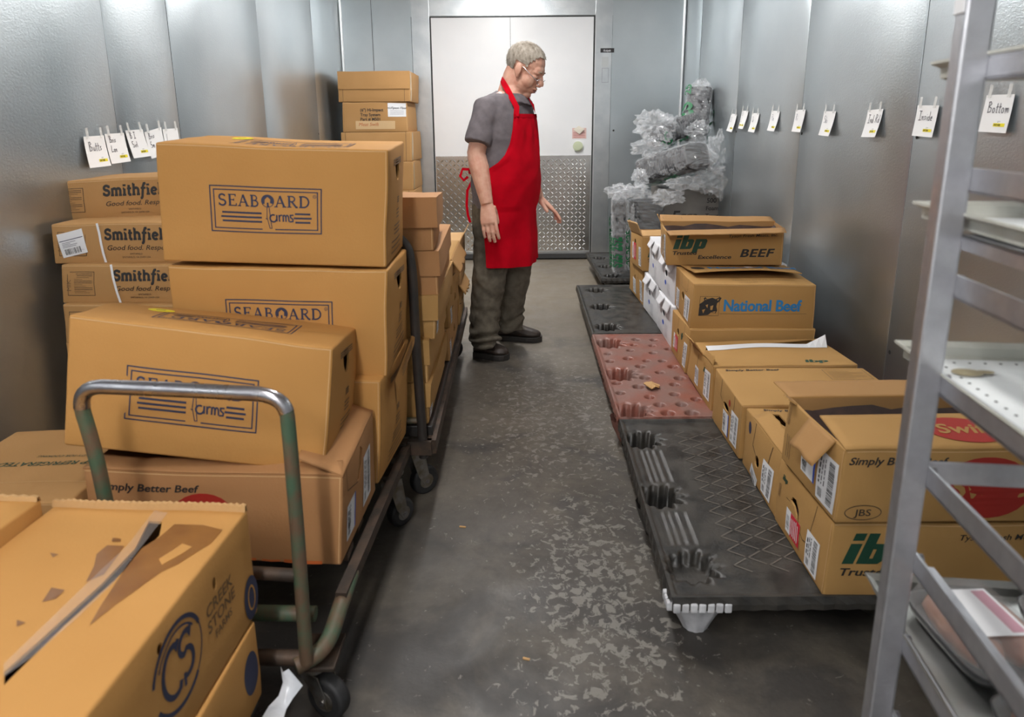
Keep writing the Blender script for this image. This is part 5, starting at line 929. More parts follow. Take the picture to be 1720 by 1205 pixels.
# ------------------------------------------------------------------ pallets
PBLK = mat('pallet_black', (.022, .021, .020), .42, noise_c=(.045, .040, .034), nscale=14, bump=.2, bscale=120, rvar=.12)
PRED = mat('pallet_red_brown', (.255, .088, .062), .42, noise_c=(.21, .115, .095), nscale=9, bump=.35, bscale=90, rvar=.1)
PWHT = mat('pallet_foot_grey', (.62, .62, .64), .5, noise_c=(.4, .4, .42), nscale=20)
STRAW = mat('debris_straw', (.32, .22, .11), .8)
def smooth(a, b, x): t = min(1, max(0, (x-a)/(b-a))); return t*t*(3-2*t)
def pallet(x0, x1, y0, y1, zt, m, cups, dim=(), ribs=True, name='pallet', label='', white_foot=False, xs=None, slant=0, group=None, lattice=False, grooves=()):
    t = empty(name, ((x0+x1)/2, (y0+y1)/2, 0)); mb = MB()
    fine = xs or (x0+.30); h = .0048
    gx = [x0+i*h for i in range(int((fine-x0)/h)+1)]; gx += [fine+(x1-fine)*i/6 for i in range(1, 7)] if x1 > fine+.01 else []
    n_ = int((y1-y0)/h); gy = [y0+(y1-y0)*i/n_ for i in range(n_+1)]
    def H(x, y):
        z = zt
        e = min(x-x0, x1-x, y-y0, y1-y)
        z += .008*(1-smooth(.008, .02, e))
        for (cx, cy, r, dp) in cups:
            dx, dy = x-cx, y-cy; d = sqrt(dx*dx+dy*dy)
            if d < r*1.7:
                a = math.atan2(dy, dx); rr = r*(1+.10*cos(11*a)+(.14*cos(11*a)*cos(a) if dx > 0 else 0)); z -= dp*(1-smooth(rr*.86, rr, d))*smooth(.010, .018, e)
                if d < rr*1.25: z -= .004*(1-smooth(rr, rr*1.25, d))
        for (cx, cy, r, dp) in dim:
            d = sqrt(((x-cx)/1.0)**2+((y-cy))**2)
            if d < r*1.3: z -= dp*(1-smooth(r*.62, r*1.0, d))
        for (gx_, ya, yb, w) in grooves:
            if ya < y < yb and abs(x-gx_) < w: z -= .0045*(1-smooth(w*.4, w, abs(x-gx_)))*smooth(ya, ya+.02, y)*(1-smooth(yb-.02, yb, y))
        return z
    def X(x, y): return x+slant*(y-y0)
    vs = [V((X(x, y), y, H(x, y))) for y in gy for x in gx]; n = len(gx)
    mb.add(vs, [(j*n+i, j*n+i+1, (j+1)*n+i+1, (j+1)*n+i) for j in range(len(gy)-1) for i in range(n-1)], m, True)
    # edge skirt
    zb = zt-.028; P = [(x0, y0), (x1, y0), (x1, y1), (x0, y1)]
    for i in range(4):
        a, b_ = P[i], P[(i+1) % 4]; k = 40; vs = []
        for j in range(k+1):
            x = a[0]+(b_[0]-a[0])*j/k; y = a[1]+(b_[1]-a[1])*j/k; o = .004 if j % 2 else 0
            nx_, ny_ = (b_[1]-a[1]), -(b_[0]-a[0]); l = sqrt(nx_**2+ny_**2)
            vs += [V((X(x, y), y, zt+.008)), V((X(x, y)+nx_/l*(.004+o), y+ny_/l*(.004+o), zt-.012)), V((X(x, y)+nx_/l*(.004+o), y+ny_/l*(.004+o), zb))]
        mb.add(vs, [(3*j+q, 3*j+q+1, 3*j+4+q, 3*j+3+q) for j in range(k) for q in (0, 1)], m)
    mb.box(X(x0, y0)+.01, x1-.01, y0+.01, y1-.01, zt-.112, zt-.108, m) if False else None
    if lattice:
        for i in range(20):
            for j in range(28):
                if (i+j) % 2: continue
                x = x0+.20+i*.05; y = y0+.14+j*.034
                if x > x1-.08 or y > y1-.12 or any((x-c[0])**2+(y-c[1])**2 < (c[2]*1.5)**2 for c in cups): continue
                zz = zt+.0012
                for dx, dy in ((.042, .030), (.042, -.030)):
                    a, b_ = V((X(x, y), y, zz)), V((X(x+dx, y+dy), y+dy, zz)); d = (b_-a).normalized(); s_ = V((-d.y, d.x, 0))*.0022
                    mb.add([a-s_, b_-s_, b_+s_, a+s_], [(0, 1, 2, 3)], mat('pallet_worn_edge', (.12, .105, .09), .5))
        for k in range(30):
            rr = random.Random(k); gx_ = x0+rr.choice((.045, .066, .087, .115)); yy = y0+rr.uniform(.12, 1.0); 
            if any(c[1]-.11 < yy+.03 < c[1]+.11 for c in cups): continue
            mb.box(X(gx_, yy)-.002, X(gx_, yy)+.003, yy, yy+rr.uniform(.02, .07), zt-.0075, zt-.005, STRAW)
    mb.build('deck', t)
    ft = []
    for (cx, cy, r, dp) in cups[:3]: ft.append((cx, cy, r))
    ys = sorted(c[1] for c in cups[:3])
    for xx in ((x0+x1)/2, x1-.12):
        for yy in ys: ft.append((xx, yy, cups[0][2]))
    for i, (cx, cy, r) in enumerate(ft):
        f = MB(); rings = []
        wf = white_foot and (cx, cy) == min(((c[0], c[1]) for c in cups[:3]), key=lambda q: q[1])
        for z, s in (((zt-.03, 1.26), (zt-.055, 1.22), (.05, .98), (.018, .66), (0, .50)) if wf else ((zt-.03, 1.26), (zt-.06, 1.18), (.035, .92), (.008, .78), (0, .66))):
            sh_ = (1-z/zt)*.060 if wf else 0
            rings.append([V((X(cx, cy)+.010-sh_*.15+r*s*(1+.03*cos(11*a))*cos(a), cy-sh_+r*s*(1+.03*cos(11*a))*sin(a), z)) for a in [2*pi*k/44 for k in range(44)]])
        f.loft(rings[::-1], PWHT if wf else m, False); f.add(rings[-1], [tuple(range(44))[::-1]], PWHT if wf else m)
        if wf:
            for k in range(7): f.box(X(x0, y0)+.003+.022*k, X(x0, y0)+.022+.022*k, y0-.010, y0+.02, zt-.034, zt-.008, PWHT, bev=.004)
            for k in range(3): f.box(X(x0, y0)-.012, X(x0, y0)+.02, y0+.02*k, y0+.018+.02*k, zt-.034, zt-.008, PWHT, bev=.004)
        o = f.build('foot', t)
        if wf: o['label'] = 'pale grey corner foot'
    tag(t, label, 'pallet', group); return t
def wz(x, y): p = at_z(x, y, .14); return (p.x, p.y)
_c = [wz(1160, 950), wz(1101, 832), wz(1067, 738)]
cupsA = [(c[0]-.003, c[1], .067, .034 if i_ == 0 else .10) for i_, c in enumerate(_c)]
gr = [(.405+g, a, b_, .009) for g in (.045, .066, .087, .115) for a, b_ in ((_c[0][1]+.09, _c[1][1]-.09), (_c[1][1]+.08, _c[2][1]-.08))]
pallet(.405, 1.60, 1.525, 2.618, .138, PBLK, cupsA, label='black plastic pallet nearest the camera with a pale grey corner foot', white_foot=True, slant=.03, lattice=True, group='plastic pallets', grooves=gr)
dm = [((x/3.544+960), (y/3.544+460), s) for x, y, s in ((360,390,1.1),(468,393,1.1),(350,423,.9),(460,427,.9),(330,455,.9),(558,447,1),(465,470,.9),(197,475,.9),(317,503,1.15),(428,517,.9),(523,518,.9),(212,520,1),(395,550,1.15),(590,552,1.15),(512,586,1),(425,617,1.2),(632,620,1.2),(258,650,1),(603,658,1),(390,670,1.25),(283,708,1),(606,716,1),(458,732,1),(735,745,1),(520,778,1.1),(650,776,1.1),(572,827,1.35),(715,827,1.35))]
dims_ = [(*wz(x, y), .024*s, .026) for x, y, s in dm]
_c = [wz(1062, 690), wz(1040, 628), wz(1019, 576)]
pallet(.44, 1.60, 2.640, 3.795, .138, PRED, [(c[0]-.006, c[1], .078, .10) for c in _c], dim=dims_, label='red brown plastic pallet with round dimples, middle of the row', slant=.02, xs=.44+.56, group='plastic pallets')
_c = [wz(1019, 549), wz(1007, 515), wz(997, 487)]
pallet(.465, 1.60, 3.815, 5.05, .138, PBLK, [(c[0], c[1], .068, .11) for c in _c], label='scuffed black plastic pallet at the far end of the row', slant=.02, group='plastic pallets')
_c = [(.80, 5.35), (.80, 5.72), (.80, 6.1)]
pallet(.70, 1.58, 5.22, 6.35, .15, PBLK, [(c[0], c[1], .06, .1) for c in _c], label='black plastic pallet against the far wall under the wrapped tray bundles', group='plastic pallets')
# torn scrap of board on the red pallet and crumbs on the floor
mb = MB(); p = at_z(1095, 650, .142); rg = random.Random(3); n = 14
top = [V((p.x+(.045 if k else .05)*cos(2*pi*k/n)*rg.uniform(.6, 1.15), p.y+.04*sin(2*pi*k/n)*rg.uniform(.6, 1.2), .146+.012*rg.random())) for k in range(n)]
mb.add(top+[q-V((0, 0, .004)) for q in top]+[V((p.x, p.y, .16))], [(k, (k+1) % n, 2*n) for k in range(n)]+[((k+1) % n, k, n+k, n+(k+1) % n) for k in range(n)], KL)
tag(mb.build('cardboard_scrap'), 'torn scrap of cardboard lying on the red brown pallet', 'scrap')
for (x, y, L, a, lb) in ((777, 886, .022, -.2, 'tiny pale splinter on the floor midway down the aisle'), (884, 1108, .018, -.3, 'small pale chip on the floor in the foreground')):
    p = at_z(x, y, 0); mb = MB(); mb.box(-L/2, L/2, -.003, .003, 0, .003, KL, M=Matrix.Translation(p) @ Matrix.Rotation(a, 4, 'Z')); tag(mb.build('floor_chip'), lb, 'scrap')

# ------------------------------------------------------------------ trolleys
PAINT = mat('chipped_green_paint', (.055, .10, .06), .5, noise_c=(.12, .075, .045), nscale=22, nmix=.5, bump=.2, bscale=60)
RUST = mat('rusty_steel', (.10, .065, .045), .55, metal=.5, noise_c=(.05, .038, .03), nscale=18, bump=.25, bscale=80)
STEEL = mat('worn_steel', (.42, .41, .43), .30, metal=1, noise_c=(.30, .29, .31), nscale=25, rvar=.08)
BLKP = mat('black_painted_steel', (.022, .021, .02), .45, noise_c=(.04, .03, .025), nscale=20)
RUB = mat('caster_rubber', (.018, .018, .019), .6)
ZINC = mat('caster_zinc', (.34, .33, .31), .4, metal=.9, noise_c=(.2, .17, .13), nscale=30)
def bend(pts, r=.05, n=7):
    out = [V(pts[0])]
    for i in range(1, len(pts)-1):
        a, b, c = V(pts[i-1]), V(pts[i]), V(pts[i+1]); d1 = (a-b).normalized(); d2 = (c-b).normalized()
        p, q = b+d1*min(r, (a-b).length*.48), b+d2*min(r, (c-b).length*.48)
        out += [(p.lerp(b, t)).lerp(b.lerp(q, t), t) for t in [k/n for k in range(n+1)]]
    out.append(V(pts[-1])); return out
def caster(t, x, y, zt, ang=.5, r=.052, m=ZINC):
    f = MB(); M = Matrix.Translation((x, y, 0)) @ Matrix.Rotation(ang, 4, 'Z')
    f.cyl(M @ V((0, 0, zt)), M @ V((0, 0, zt-.012)), .045, m, 20); f.cyl(M @ V((0, 0, zt-.012)), M @ V((0, 0, zt-.035)), .026, m, 16)
    for s in (-1, 1):
        P = [(-.028, zt-.035), (.028, zt-.035), (.045, r+.02), (.05, r-.012), (.028, r-.016), (.0, r+.03)]
        for o in (0,):
            vs = [M @ V((px, s*.024+q, pz)) for q in (-.0015, .0015) for px, pz in P]; k = len(P)
            f.add(vs, [tuple(range(k))[::-1], tuple(range(k, 2*k))]+[(i, (i+1) % k, k+(i+1) % k, k+i) for i in range(k)], m)
    c_ = f.build('caster', t)
    w = MB(); cx = .036
    rings = [[M @ V((cx+rr*cos(a), yy, r+rr*sin(a))) for a in [2*pi*k/28 for k in range(28)]] for yy, rr in ((-.018, r*.80), (-.016, r*.95), (-.009, r), (.009, r), (.016, r*.95), (.018, r*.80))]
    w.loft(rings, RUB, True)
    w.cyl(M @ V((cx, -.021, r)), M @ V((cx, .021, r)), r*.5, ZINC, 18); w.cyl(M @ V((cx, -.028, r)), M @ V((cx, .028, r)), .008, STEEL, 10)
    o = w.build('wheel', c_)
t = empty('platform_trolley', (-.7, 1.75, 0)); mb = MB()
xr0, xr1, xl, y0, y1, zd = -.408, -.368, -1.00, 1.24, 2.17, .292
def rail(mb, a, b, m, w=.028, h=.05):
    a, b = V(a), V(b); d = (b-a).normalized(); s_ = V((d.y, -d.x, 0)).normalized()
    vs = []
    for p in (a, b): vs += [p+s_*w/2, p-s_*w/2, p-s_*w/2-V((0, 0, h)), p+s_*w/2-V((0, 0, h))]
    mb.add(vs, [(0, 1, 5, 4), (1, 2, 6, 5), (2, 3, 7, 6), (3, 0, 4, 7), (0, 3, 2, 1), (4, 5, 6, 7)], m)
rail(mb, (xr0, y0+.16, .262), (xr1, y1, .262), RUST, .026, .034); rail(mb, (xl, y0+.08, .27), (xl, y1, .27), RUST); rail(mb, (xl, y1, .27), (xr1, y1, .27), RUST)
for y in (1.54, 1.66, 1.80, 1.96, 2.08): rail(mb, (xl, y, .292), (xr0-.008, y, .290), RUST, .06, .020)
mb.build('frame', t)
mb = MB(); mb.tube(bend([(xr0-.07, y0+.02, .185), (xr0-.012, y0+.06, .195), (xr0+.001, y0+.16, .24), (xr0+.002, y0+.26, .243)], .05), .019, PAINT, 12); mb.build('frame_tube', t)
mb = MB(); mb.tube([(xl-.02, 1.30, .185), (xr0-.055, 1.28, .19)], .017, RUST, 12); mb.build('cross_tube', t)
mb = MB(); mb.tube([(xl, 1.34, .27), (xr0-.04, 1.33, .262)], .017, PAINT, 12); mb.tube([(xl, 1.34, .27), (xl+.28, 1.34, .27), (xl+.36, 1.30, .40)], .011, PAINT, 10); mb.build('cross_tube', t)
pr_ = [at_y(515, 1112, 1.262), at_y(500, 900, 1.262), at_y(487, 740, 1.262), at_y(479, 664, 1.265), at_y(300, 655, 1.28), at_y(126, 648, 1.295), at_y(160, 760, 1.295), at_y(178, 845, 1.295)]
pl = pr_[-1].copy(); dl = (pr_[-1]-pr_[-2]).normalized(); pr_.append(pl+dl*((pl.z-.19)/-dl.z))
hp = bend(pr_[:3]+[pr_[3]]+[pr_[4], pr_[5]]+pr_[6:], .062, 8)
mb = MB(); mb.tube(hp, .0145, PAINT, 16); mb.build('handle_post', t)
k0 = min(range(len(hp)), key=lambda i: (hp[i]-pr_[3]).length); k1 = min(range(len(hp)), key=lambda i: (hp[i]-pr_[5]).length)
mb = MB(); mb.tube(hp[k0-3:k1+4], .0152, STEEL, 18); mb.build('handle_bar', t)['label'] = 'bare polished steel handle bar'
pa, pb = at_y(497, 967, 1.262), at_y(430, 963, 1.27); d = pb-pa
mb = MB(); mb.tube([pa, pa+d*5.4], .0135, RUST, 12); mb.build('cross_tube', t)
mb = MB(); mb.box(-.486, -.40, 1.28, 1.39, .150, .162, RUST, bev=.003); mb.build('caster_plate', t)
caster(t, -.462, 1.335, .150, -.45); caster(t, -.41, 2.07, .22, .9, .05); caster(t, -.95, 1.36, .150, .3); caster(t, -.95, 2.07, .22, 1.2, .05)
tag(t, 'rusty green platform trolley with steel handle in the left foreground', 'trolley')
t = empty('platform_trolley', (-.62, 3.0, 0)); mb = MB()
mb.box(-1.02, -.285, 2.24, 3.98, .255, .298, BLKP, bev=.004); mb.build('deck', t)
mb = MB(); rail(mb, (-.285, 2.20, .262), (-.285, 4.0, .262), RUST, .03, .05); rail(mb, (-1.02, 2.20, .262), (-1.02, 4.0, .262), RUST, .03, .05); rail(mb, (-1.02, 2.20, .262), (-.285, 2.20, .262), RUST, .03, .05); mb.build('frame', t)
a_ = [at_y(712, 768, 2.21), at_y(700, 600, 2.21), at_y(692, 450, 2.215), at_y(683, 405, 2.22)]
top = a_[-1].copy(); top.x -= .10; top.z += .045
mb = MB(); mb.tube(bend(a_+[top, V((-.92, 2.22, top.z)), V((-.97, 2.22, top.z-.08)), V((-.99, 2.22, .25))], .05), .0165, BLKP, 14); mb.build('handle_post', t)
mb = MB(); mb.tube([(-.33, 2.215, .33), (-.98, 2.215, .33)], .012, PAINT, 10); mb.build('cross_tube', t)
caster(t, -.36, 2.285, .212, .7, .055); caster(t, -.93, 2.29, .212, .2, .055); caster(t, -.37, 3.8, .212, .7, .055); caster(t, -.93, 3.8, .212, .2, .055)
tag(t, 'dark platform trolley further down the aisle carrying lidded boxes', 'trolley')

# black crate base under the foreground cartons, with a torn film strip
t = empty('plastic_crate', (-.92, .9, 0)); CR = mat('crate_black', (.018, .017, .02), .4, noise_c=(.03, .028, .032), nscale=12)
mb = MB(); mb.box(-1.36, -.53, .55, 1.18, .165, .189, CR, bev=.006); mb.build('crate_rim', t)
mb = MB(); mb.box(-1.33, -.56, .58, 1.15, .01, .165, CR, bev=.006)
for k in range(14): mb.box(-1.31+.055*k, -1.285+.055*k, 1.148, 1.158, .03, .15, CR)
for k in range(10): mb.box(-.562, -.552, .61+.055*k, .635+.055*k, .03, .15, CR)
mb.build('crate_body', t); tag(t, 'black plastic crate on the floor under the foreground tan cartons', 'crate')
FILM = mat('white_film', (.62, .64, .68), .25, spec=.7, bump=.5, bscale=45)
mb = MB(); P = [(478, 1122, .16, 1.17), (492, 1150, .10, 1.17), (480, 1172, .06, 1.15), (466, 1190, .02, 1.12), (455, 1215, .004, 1.05), (440, 1260, .003, .95)]; vs = []
for i, (x, y, z, Y) in enumerate(P):
    c_ = at_y(x, y, Y); w = (.008, .02, .014, .017, .02, .018)[i]; vs += [c_+V((-w, 0, .004)), c_+V((0, -.012, .012*(i % 2))), c_+V((w, 0, -.003))]
for q in vs: q.z = max(q.z, .004)
mb.add(vs, [(3*i+a, 3*i+1+a, 3*i+4+a, 3*i+3+a) for i in range(len(P)-1) for a in (0, 1)], FILM, True)
tag(mb.build('film_strip'), 'white crumpled film strip hanging beside the near trolley wheel', 'plastic film')

# ------------------------------------------------------------------ paper signs
PEN = mat('pen_ink', (.12, .11, .13), .6); CLT = mat('translucent_tape', (.85, .85, .82), .3, alpha=.55)
PSIGN = mat('sign_paper', (.86, .86, .86), .6)
def sign(side, q, text, label, curl=.012, ink=PEN, yel=True, group=None, two=False, sz=.3):
    X = XL if side == 'L' else XR; s = 1 if side == 'L' else -1
    P = [at_x(x, y, X) for x, y in q]                # TL TR BR BL
    def S(u, v, o): 
        a = P[3].lerp(P[2], u); b_ = P[0].lerp(P[1], u); p = a.lerp(b_, v)
        return V((X+s*(.006+curl*(1-v)**1.6+.25*curl*u*(1-v)+o), p.y, p.z))
    w = (P[1]-P[0]).length; h = (P[0]-P[3]).length; base = (P[0]+P[2])/2; base.x = X+s*.006
    t = empty('paper_sign', base); mb = MB(); n = 8
    for o in (0, -.0008):
        vs = [S(i/n, j/n, o) for j in range(n+1) for i in range(n+1)]; fs = [(j*(n+1)+i, j*(n+1)+i+1, (j+1)*(n+1)+i+1, (j+1)*(n+1)+i) for j in range(n) for i in range(n)]
        mb.add(vs, fs if o == 0 else [tuple(reversed(f)) for f in fs], PSIGN, True)
    Sn = lambda u, v, o: S(u/w, v/h, o)
    for i, ln in enumerate(text):
        stext(mb, Sn, ln, w*.16, h*(.52 if len(text) == 1 else (.70-.32*i)), h*sz*(.75 if len(text) > 1 else 1), .0028, HAND, ink, sx=w/h*.9, off=.0012)
    if yel:
        for u0 in ((.12, .52) if two else (.5,)):
            mb.rect(Sn, w*u0, h*.16, w*(u0+(.32 if two else .40)), h*.25, YEL, .0012); mb.text(Sn, '047188', w*(u0+.03), h*.18, h*.055, INK, bold=.02, off=.002, sx=w/h*1.0)
        mb.text(Sn, 'QTY', w*.62, h*.27, h*.04, PEN, off=.0014, sx=1.2)
    mb.build('paper', t)
    for u0 in (.10, .78):
        k = MB(); Sk = lambda u, v, o: V((X+s*(.0035+.003*(1-min(1, (v-.9)/.3))+o), *( (P[3].lerp(P[2], u).lerp(P[0].lerp(P[1], u), v))[1:])))
        k.rect(Sk, u0, .93, u0+.12, 1.27, CLT, .004, step=.1); k.build('tape_strip', t)
    tag(t, label, 'paper sign', group); return t
gl, gr_ = 'paper signs on the left wall', 'paper signs on the right wall'
def z1(*p): return [(130+x/9.556, 200+y/9.556) for x, y in p]
sign('L', z1((70, 285), (400, 262), (460, 748), (128, 790)), ['Butts'], 'white paper sign reading Butts, nearest the camera on the left wall', group=gl)
sign('L', z1((412, 240), (722, 222), (778, 680), (482, 722)), ['Bris', 'Lon'], 'white paper sign reading Bris Lon, second on the left wall', group=gl)
sign('L', z1((745, 185), (1025, 165), (1112, 595), (840, 632)), ['B I', 'Sirl'], 'white paper sign hung by two clear tape strips, third on the left wall', group=gl)
sign('L', z1((1055, 212), (1325, 130), (1370, 560), (1130, 640)), ['Bris', 'Sm'], 'white paper sign with slanted top edge half behind the big carton', group=gl)
sign('L', z1((1348, 165), (1585, 145), (1622, 560), (1390, 600)), ['L'], 'white paper sign farthest along the left wall, mostly hidden by the carton', group=gl)
def z2(*p): return [(1215+x/11.467, 170+y/11.467) for x, y in p]
sign('R', z2((168, 238), (278, 258), (240, 598), (120, 570)), ['Cl'], 'narrow white sign farthest down the right wall', curl=.02, group=gr_, ink=FAINTW)
sign('R', z2((376, 180), (500, 190), (455, 538), (350, 525)), ['B', 'I'], 'white sign with two yellow marks on the right wall', curl=.02, group=gr_, two=True, ink=FAINTW)
sign('R', z2((572, 228), (712, 235), (676, 605), (545, 582)), ['Ck'], 'third white sign from the far end of the right wall', curl=.02, group=gr_, ink=FAINTW)
sign('R', z2((948, 180), (1108, 198), (1068, 585), (916, 562)), ['Fla'], 'fourth white sign from the far end of the right wall', curl=.02, group=gr_, ink=FAINTW)
sign('R', z2((1415, 170), (1605, 162), (1560, 600), (1380, 585)), ['Eye'] if 'E' in HAND and 'y' in HAND else ['Tip'] if 'T' in HAND else ['Rib' if 'b' in HAND else 'Ri'], 'white sign covering a panel joint on the right wall', curl=.015, group=gr_, ink=FAINTW)
def z3(*p): return [(1380+x/15.636, 170+y/15.636) for x, y in p]
sign('R', z3((95, 262), (408, 268), (335, 925), (38, 890)), ['Ski'], 'white sign with faint writing between the joint sign and the Ind Rd sign', curl=.02, group=gr_, ink=FAINTW)
sign('R', z3((1250, 235), (1655, 205), (1575, 945), (1180, 940)), ['Ind Rd'], 'white sign with tall tape strips, third from the rack on the right wall', curl=.02, group=gr_)
sign('R', [(1544, 177), (1580, 177), (1572, 231), (1537, 228)], ['Inside'], 'white paper sign reading Inside on the right wall', group=gr_, curl=.008)
sign('R', [(1660, 160), (1708, 158), (1697, 224), (1649, 221)], ['Bottom'], 'white paper sign reading Bottom behind the metal rack', group=gr_, curl=.008)

# ------------------------------------------------------------------ sheet pan rack on the right
ALU = mat('aluminium_extrusion', (.62, .62, .65), .38, metal=.9, noise_c=(.48, .48, .51), nscale=18, rvar=.08)
ALUB = mat('aluminium_tray', (.62, .62, .60), .3, metal=.9, noise_c=(.5, .5, .47), nscale=12)
yaw = R(6.7); A_r = V((sin(yaw), cos(yaw), 0)); B_r = V((cos(yaw), -sin(yaw), 0)); O_r = at_y(1600, 465, .9); O_r.z = 0
def RK(a, b, z): return O_r + A_r*a + B_r*b + V((0, 0, z))       # a: away from the camera, b: to the right
MR = Matrix(((B_r.x, A_r.x, 0, O_r.x), (B_r.y, A_r.y, 0, O_r.y), (0, 0, 1, 0), (0, 0, 0, 1)))
t = empty('sheet_pan_rack', tuple(RK(-.3, .25, 0)))
WD, DP = .55, .62
for b0, a0 in ((-.036, 0), (WD, 0), (-.036, -DP), (WD, -DP)):
    mb = MB()
    mb.box(b0, b0+.036, a0-.014, a0+.014, .09, 1.66, ALU, M=MR, bev=.004)
    if (b0, a0) == (-.036, 0):
        mb.box(b0-.002, b0+.0, a0-.012, a0+.012, 1.46, 1.62, PAPER, M=MR)
    mb.build('post', t)
rail_z = [.426, .566, .706, .846, .986, 1.126, 1.266, 1.406]
for z in rail_z:
    for side in (0, 1):
        mb = MB(); b0 = -.002 if side == 0 else WD-.002; s_ = 1 if side == 0 else -1
        mb.box(min(b0, b0+.004*s_), max(b0, b0+.004*s_), -DP, -.002, z-.026, z+.006, ALU, M=MR)
        mb.box(min(b0, b0+.034*s_), max(b0, b0+.034*s_), -DP, -.002, z-.026, z-.022, ALU, M=MR)
        for a0 in (-.012, -DP+.012): mb.cyl(RK(a0, b0+s_*.004, z-.002), RK(a0, b0+s_*.011, z-.002), .007, STEEL, 12)
        mb.build('tray_rail', t)
for a0, z in ((0, .832), (0, .16), (0, 1.64), (-DP, .16), (-DP, 1.64)):
    mb = MB(); mb.box(-.02, WD+.02, a0-.004+.012, a0+.012, z-.018, z+.018, ALU, M=MR, bev=.002); mb.build('cross_brace', t)
for b0 in (-.018, WD+.018):
    mb = MB(); mb.box(b0-.012, b0+.012, -DP, 0, .10, .125, ALU, M=MR); mb.build('base_rail', t)
for b0, a0 in ((-.018, 0), (WD+.018, 0), (-.018, -DP), (WD+.018, -DP)): p = RK(a0, b0, 0); caster(t, p.x, p.y, .105, .3, .036)
tag(t, 'tall aluminium sheet pan rack at the right edge of the photo', 'rack')
TRW = mat('white_tray_board', (.80, .82, .82), .4, noise_c=(.74, .76, .76), nscale=5, bump=.15, bscale=60)
def tray(z, over, m, rim, label, holes=False, b_in=.006, base='tray_base'):
    t = empty('sheet_tray', tuple(RK(over-.33, WD/2, z))); a1, a0 = over, over-.655; b0, b1 = b_in, WD-.01
    mb = MB(); mb.box(b0+.012, b1-.012, a0+.012, a1-.012, z+.002, z+.006, m, M=MR)
    if holes:
        for k in range(26): p = RK(a1-.03-.022*k, b0+.04, z+.0065); mb.cyl(p, p+V((0, 0, .0004)), .0022, DARK, 8)
        for k in range(22): p = RK(a1-.03, b0+.04+.022*k, z+.0065); mb.cyl(p, p+V((0, 0, .0004)), .0022, DARK, 8)
        S_ = lambda u, v, o: RK(u, v, z+.0066+o)
    mb.build('tray_base', t)
    mb = MB(); pf = [(0.014, .003), (.004, .008), (.002, .022), (-.010, .028), (-.010, .024), (0, .018), (.001, .004), (.012, -.001)]
    C4 = [(b0, a0), (b1, a0), (b1, a1), (b0, a1)]; cn = [(1, 1), (-1, 1), (-1, -1), (1, -1)]
    vs = [RK(a+cn[i][1]*p[0], b+cn[i][0]*p[0], z+p[1]) for i, (b, a) in enumerate(C4) for p in pf]; k = len(pf)
    mb.add(vs, [(i*k+j, ((i+1) % 4)*k+j, ((i+1) % 4)*k+(j+1) % k, i*k+(j+1) % k) for i in range(4) for j in range(k)], rim)
    mb.build('tray_rim', t); tag(t, label, 'tray', 'trays in the rack'); return t
RIMW = mat('tray_rim_pale', (.60, .60, .55), .4, noise_c=(.5, .5, .44), nscale=15)
tray(.966, .125, TRW, RIMW, 'white perforated tray with a brown smear, third down in the rack', holes=True)
mb = MB(); p = at_z(1625, 626, .974); mb.ell(lambda u, v, o: V((p.x+u, p.y+v, .9735+o)), 0, 0, .022, .016, mat('dried_smear', (.35, .29, .16), .5), .0008, n=18); mb.ell(lambda u, v, o: V((p.x+.025+u, p.y+v, .9735+o)), 0, 0, .014, .008, MATS['dried_smear'], .001, n=14)
tag(mb.build('brown_smear'), 'dried brown smear on the white perforated tray', 'stain')
tray(1.186, .125, TRW, RIMW, 'white board tray second from the top in the rack')
tray(1.386, .125, ALUB, RIMW, 'pale rimmed tray at the top of the picture in the rack')
mb = MB()
for z in (1.166, 1.166):
    pass
tray(.546, .125, ALUB, ALUB, 'aluminium tray with meat packages at the bottom of the rack')
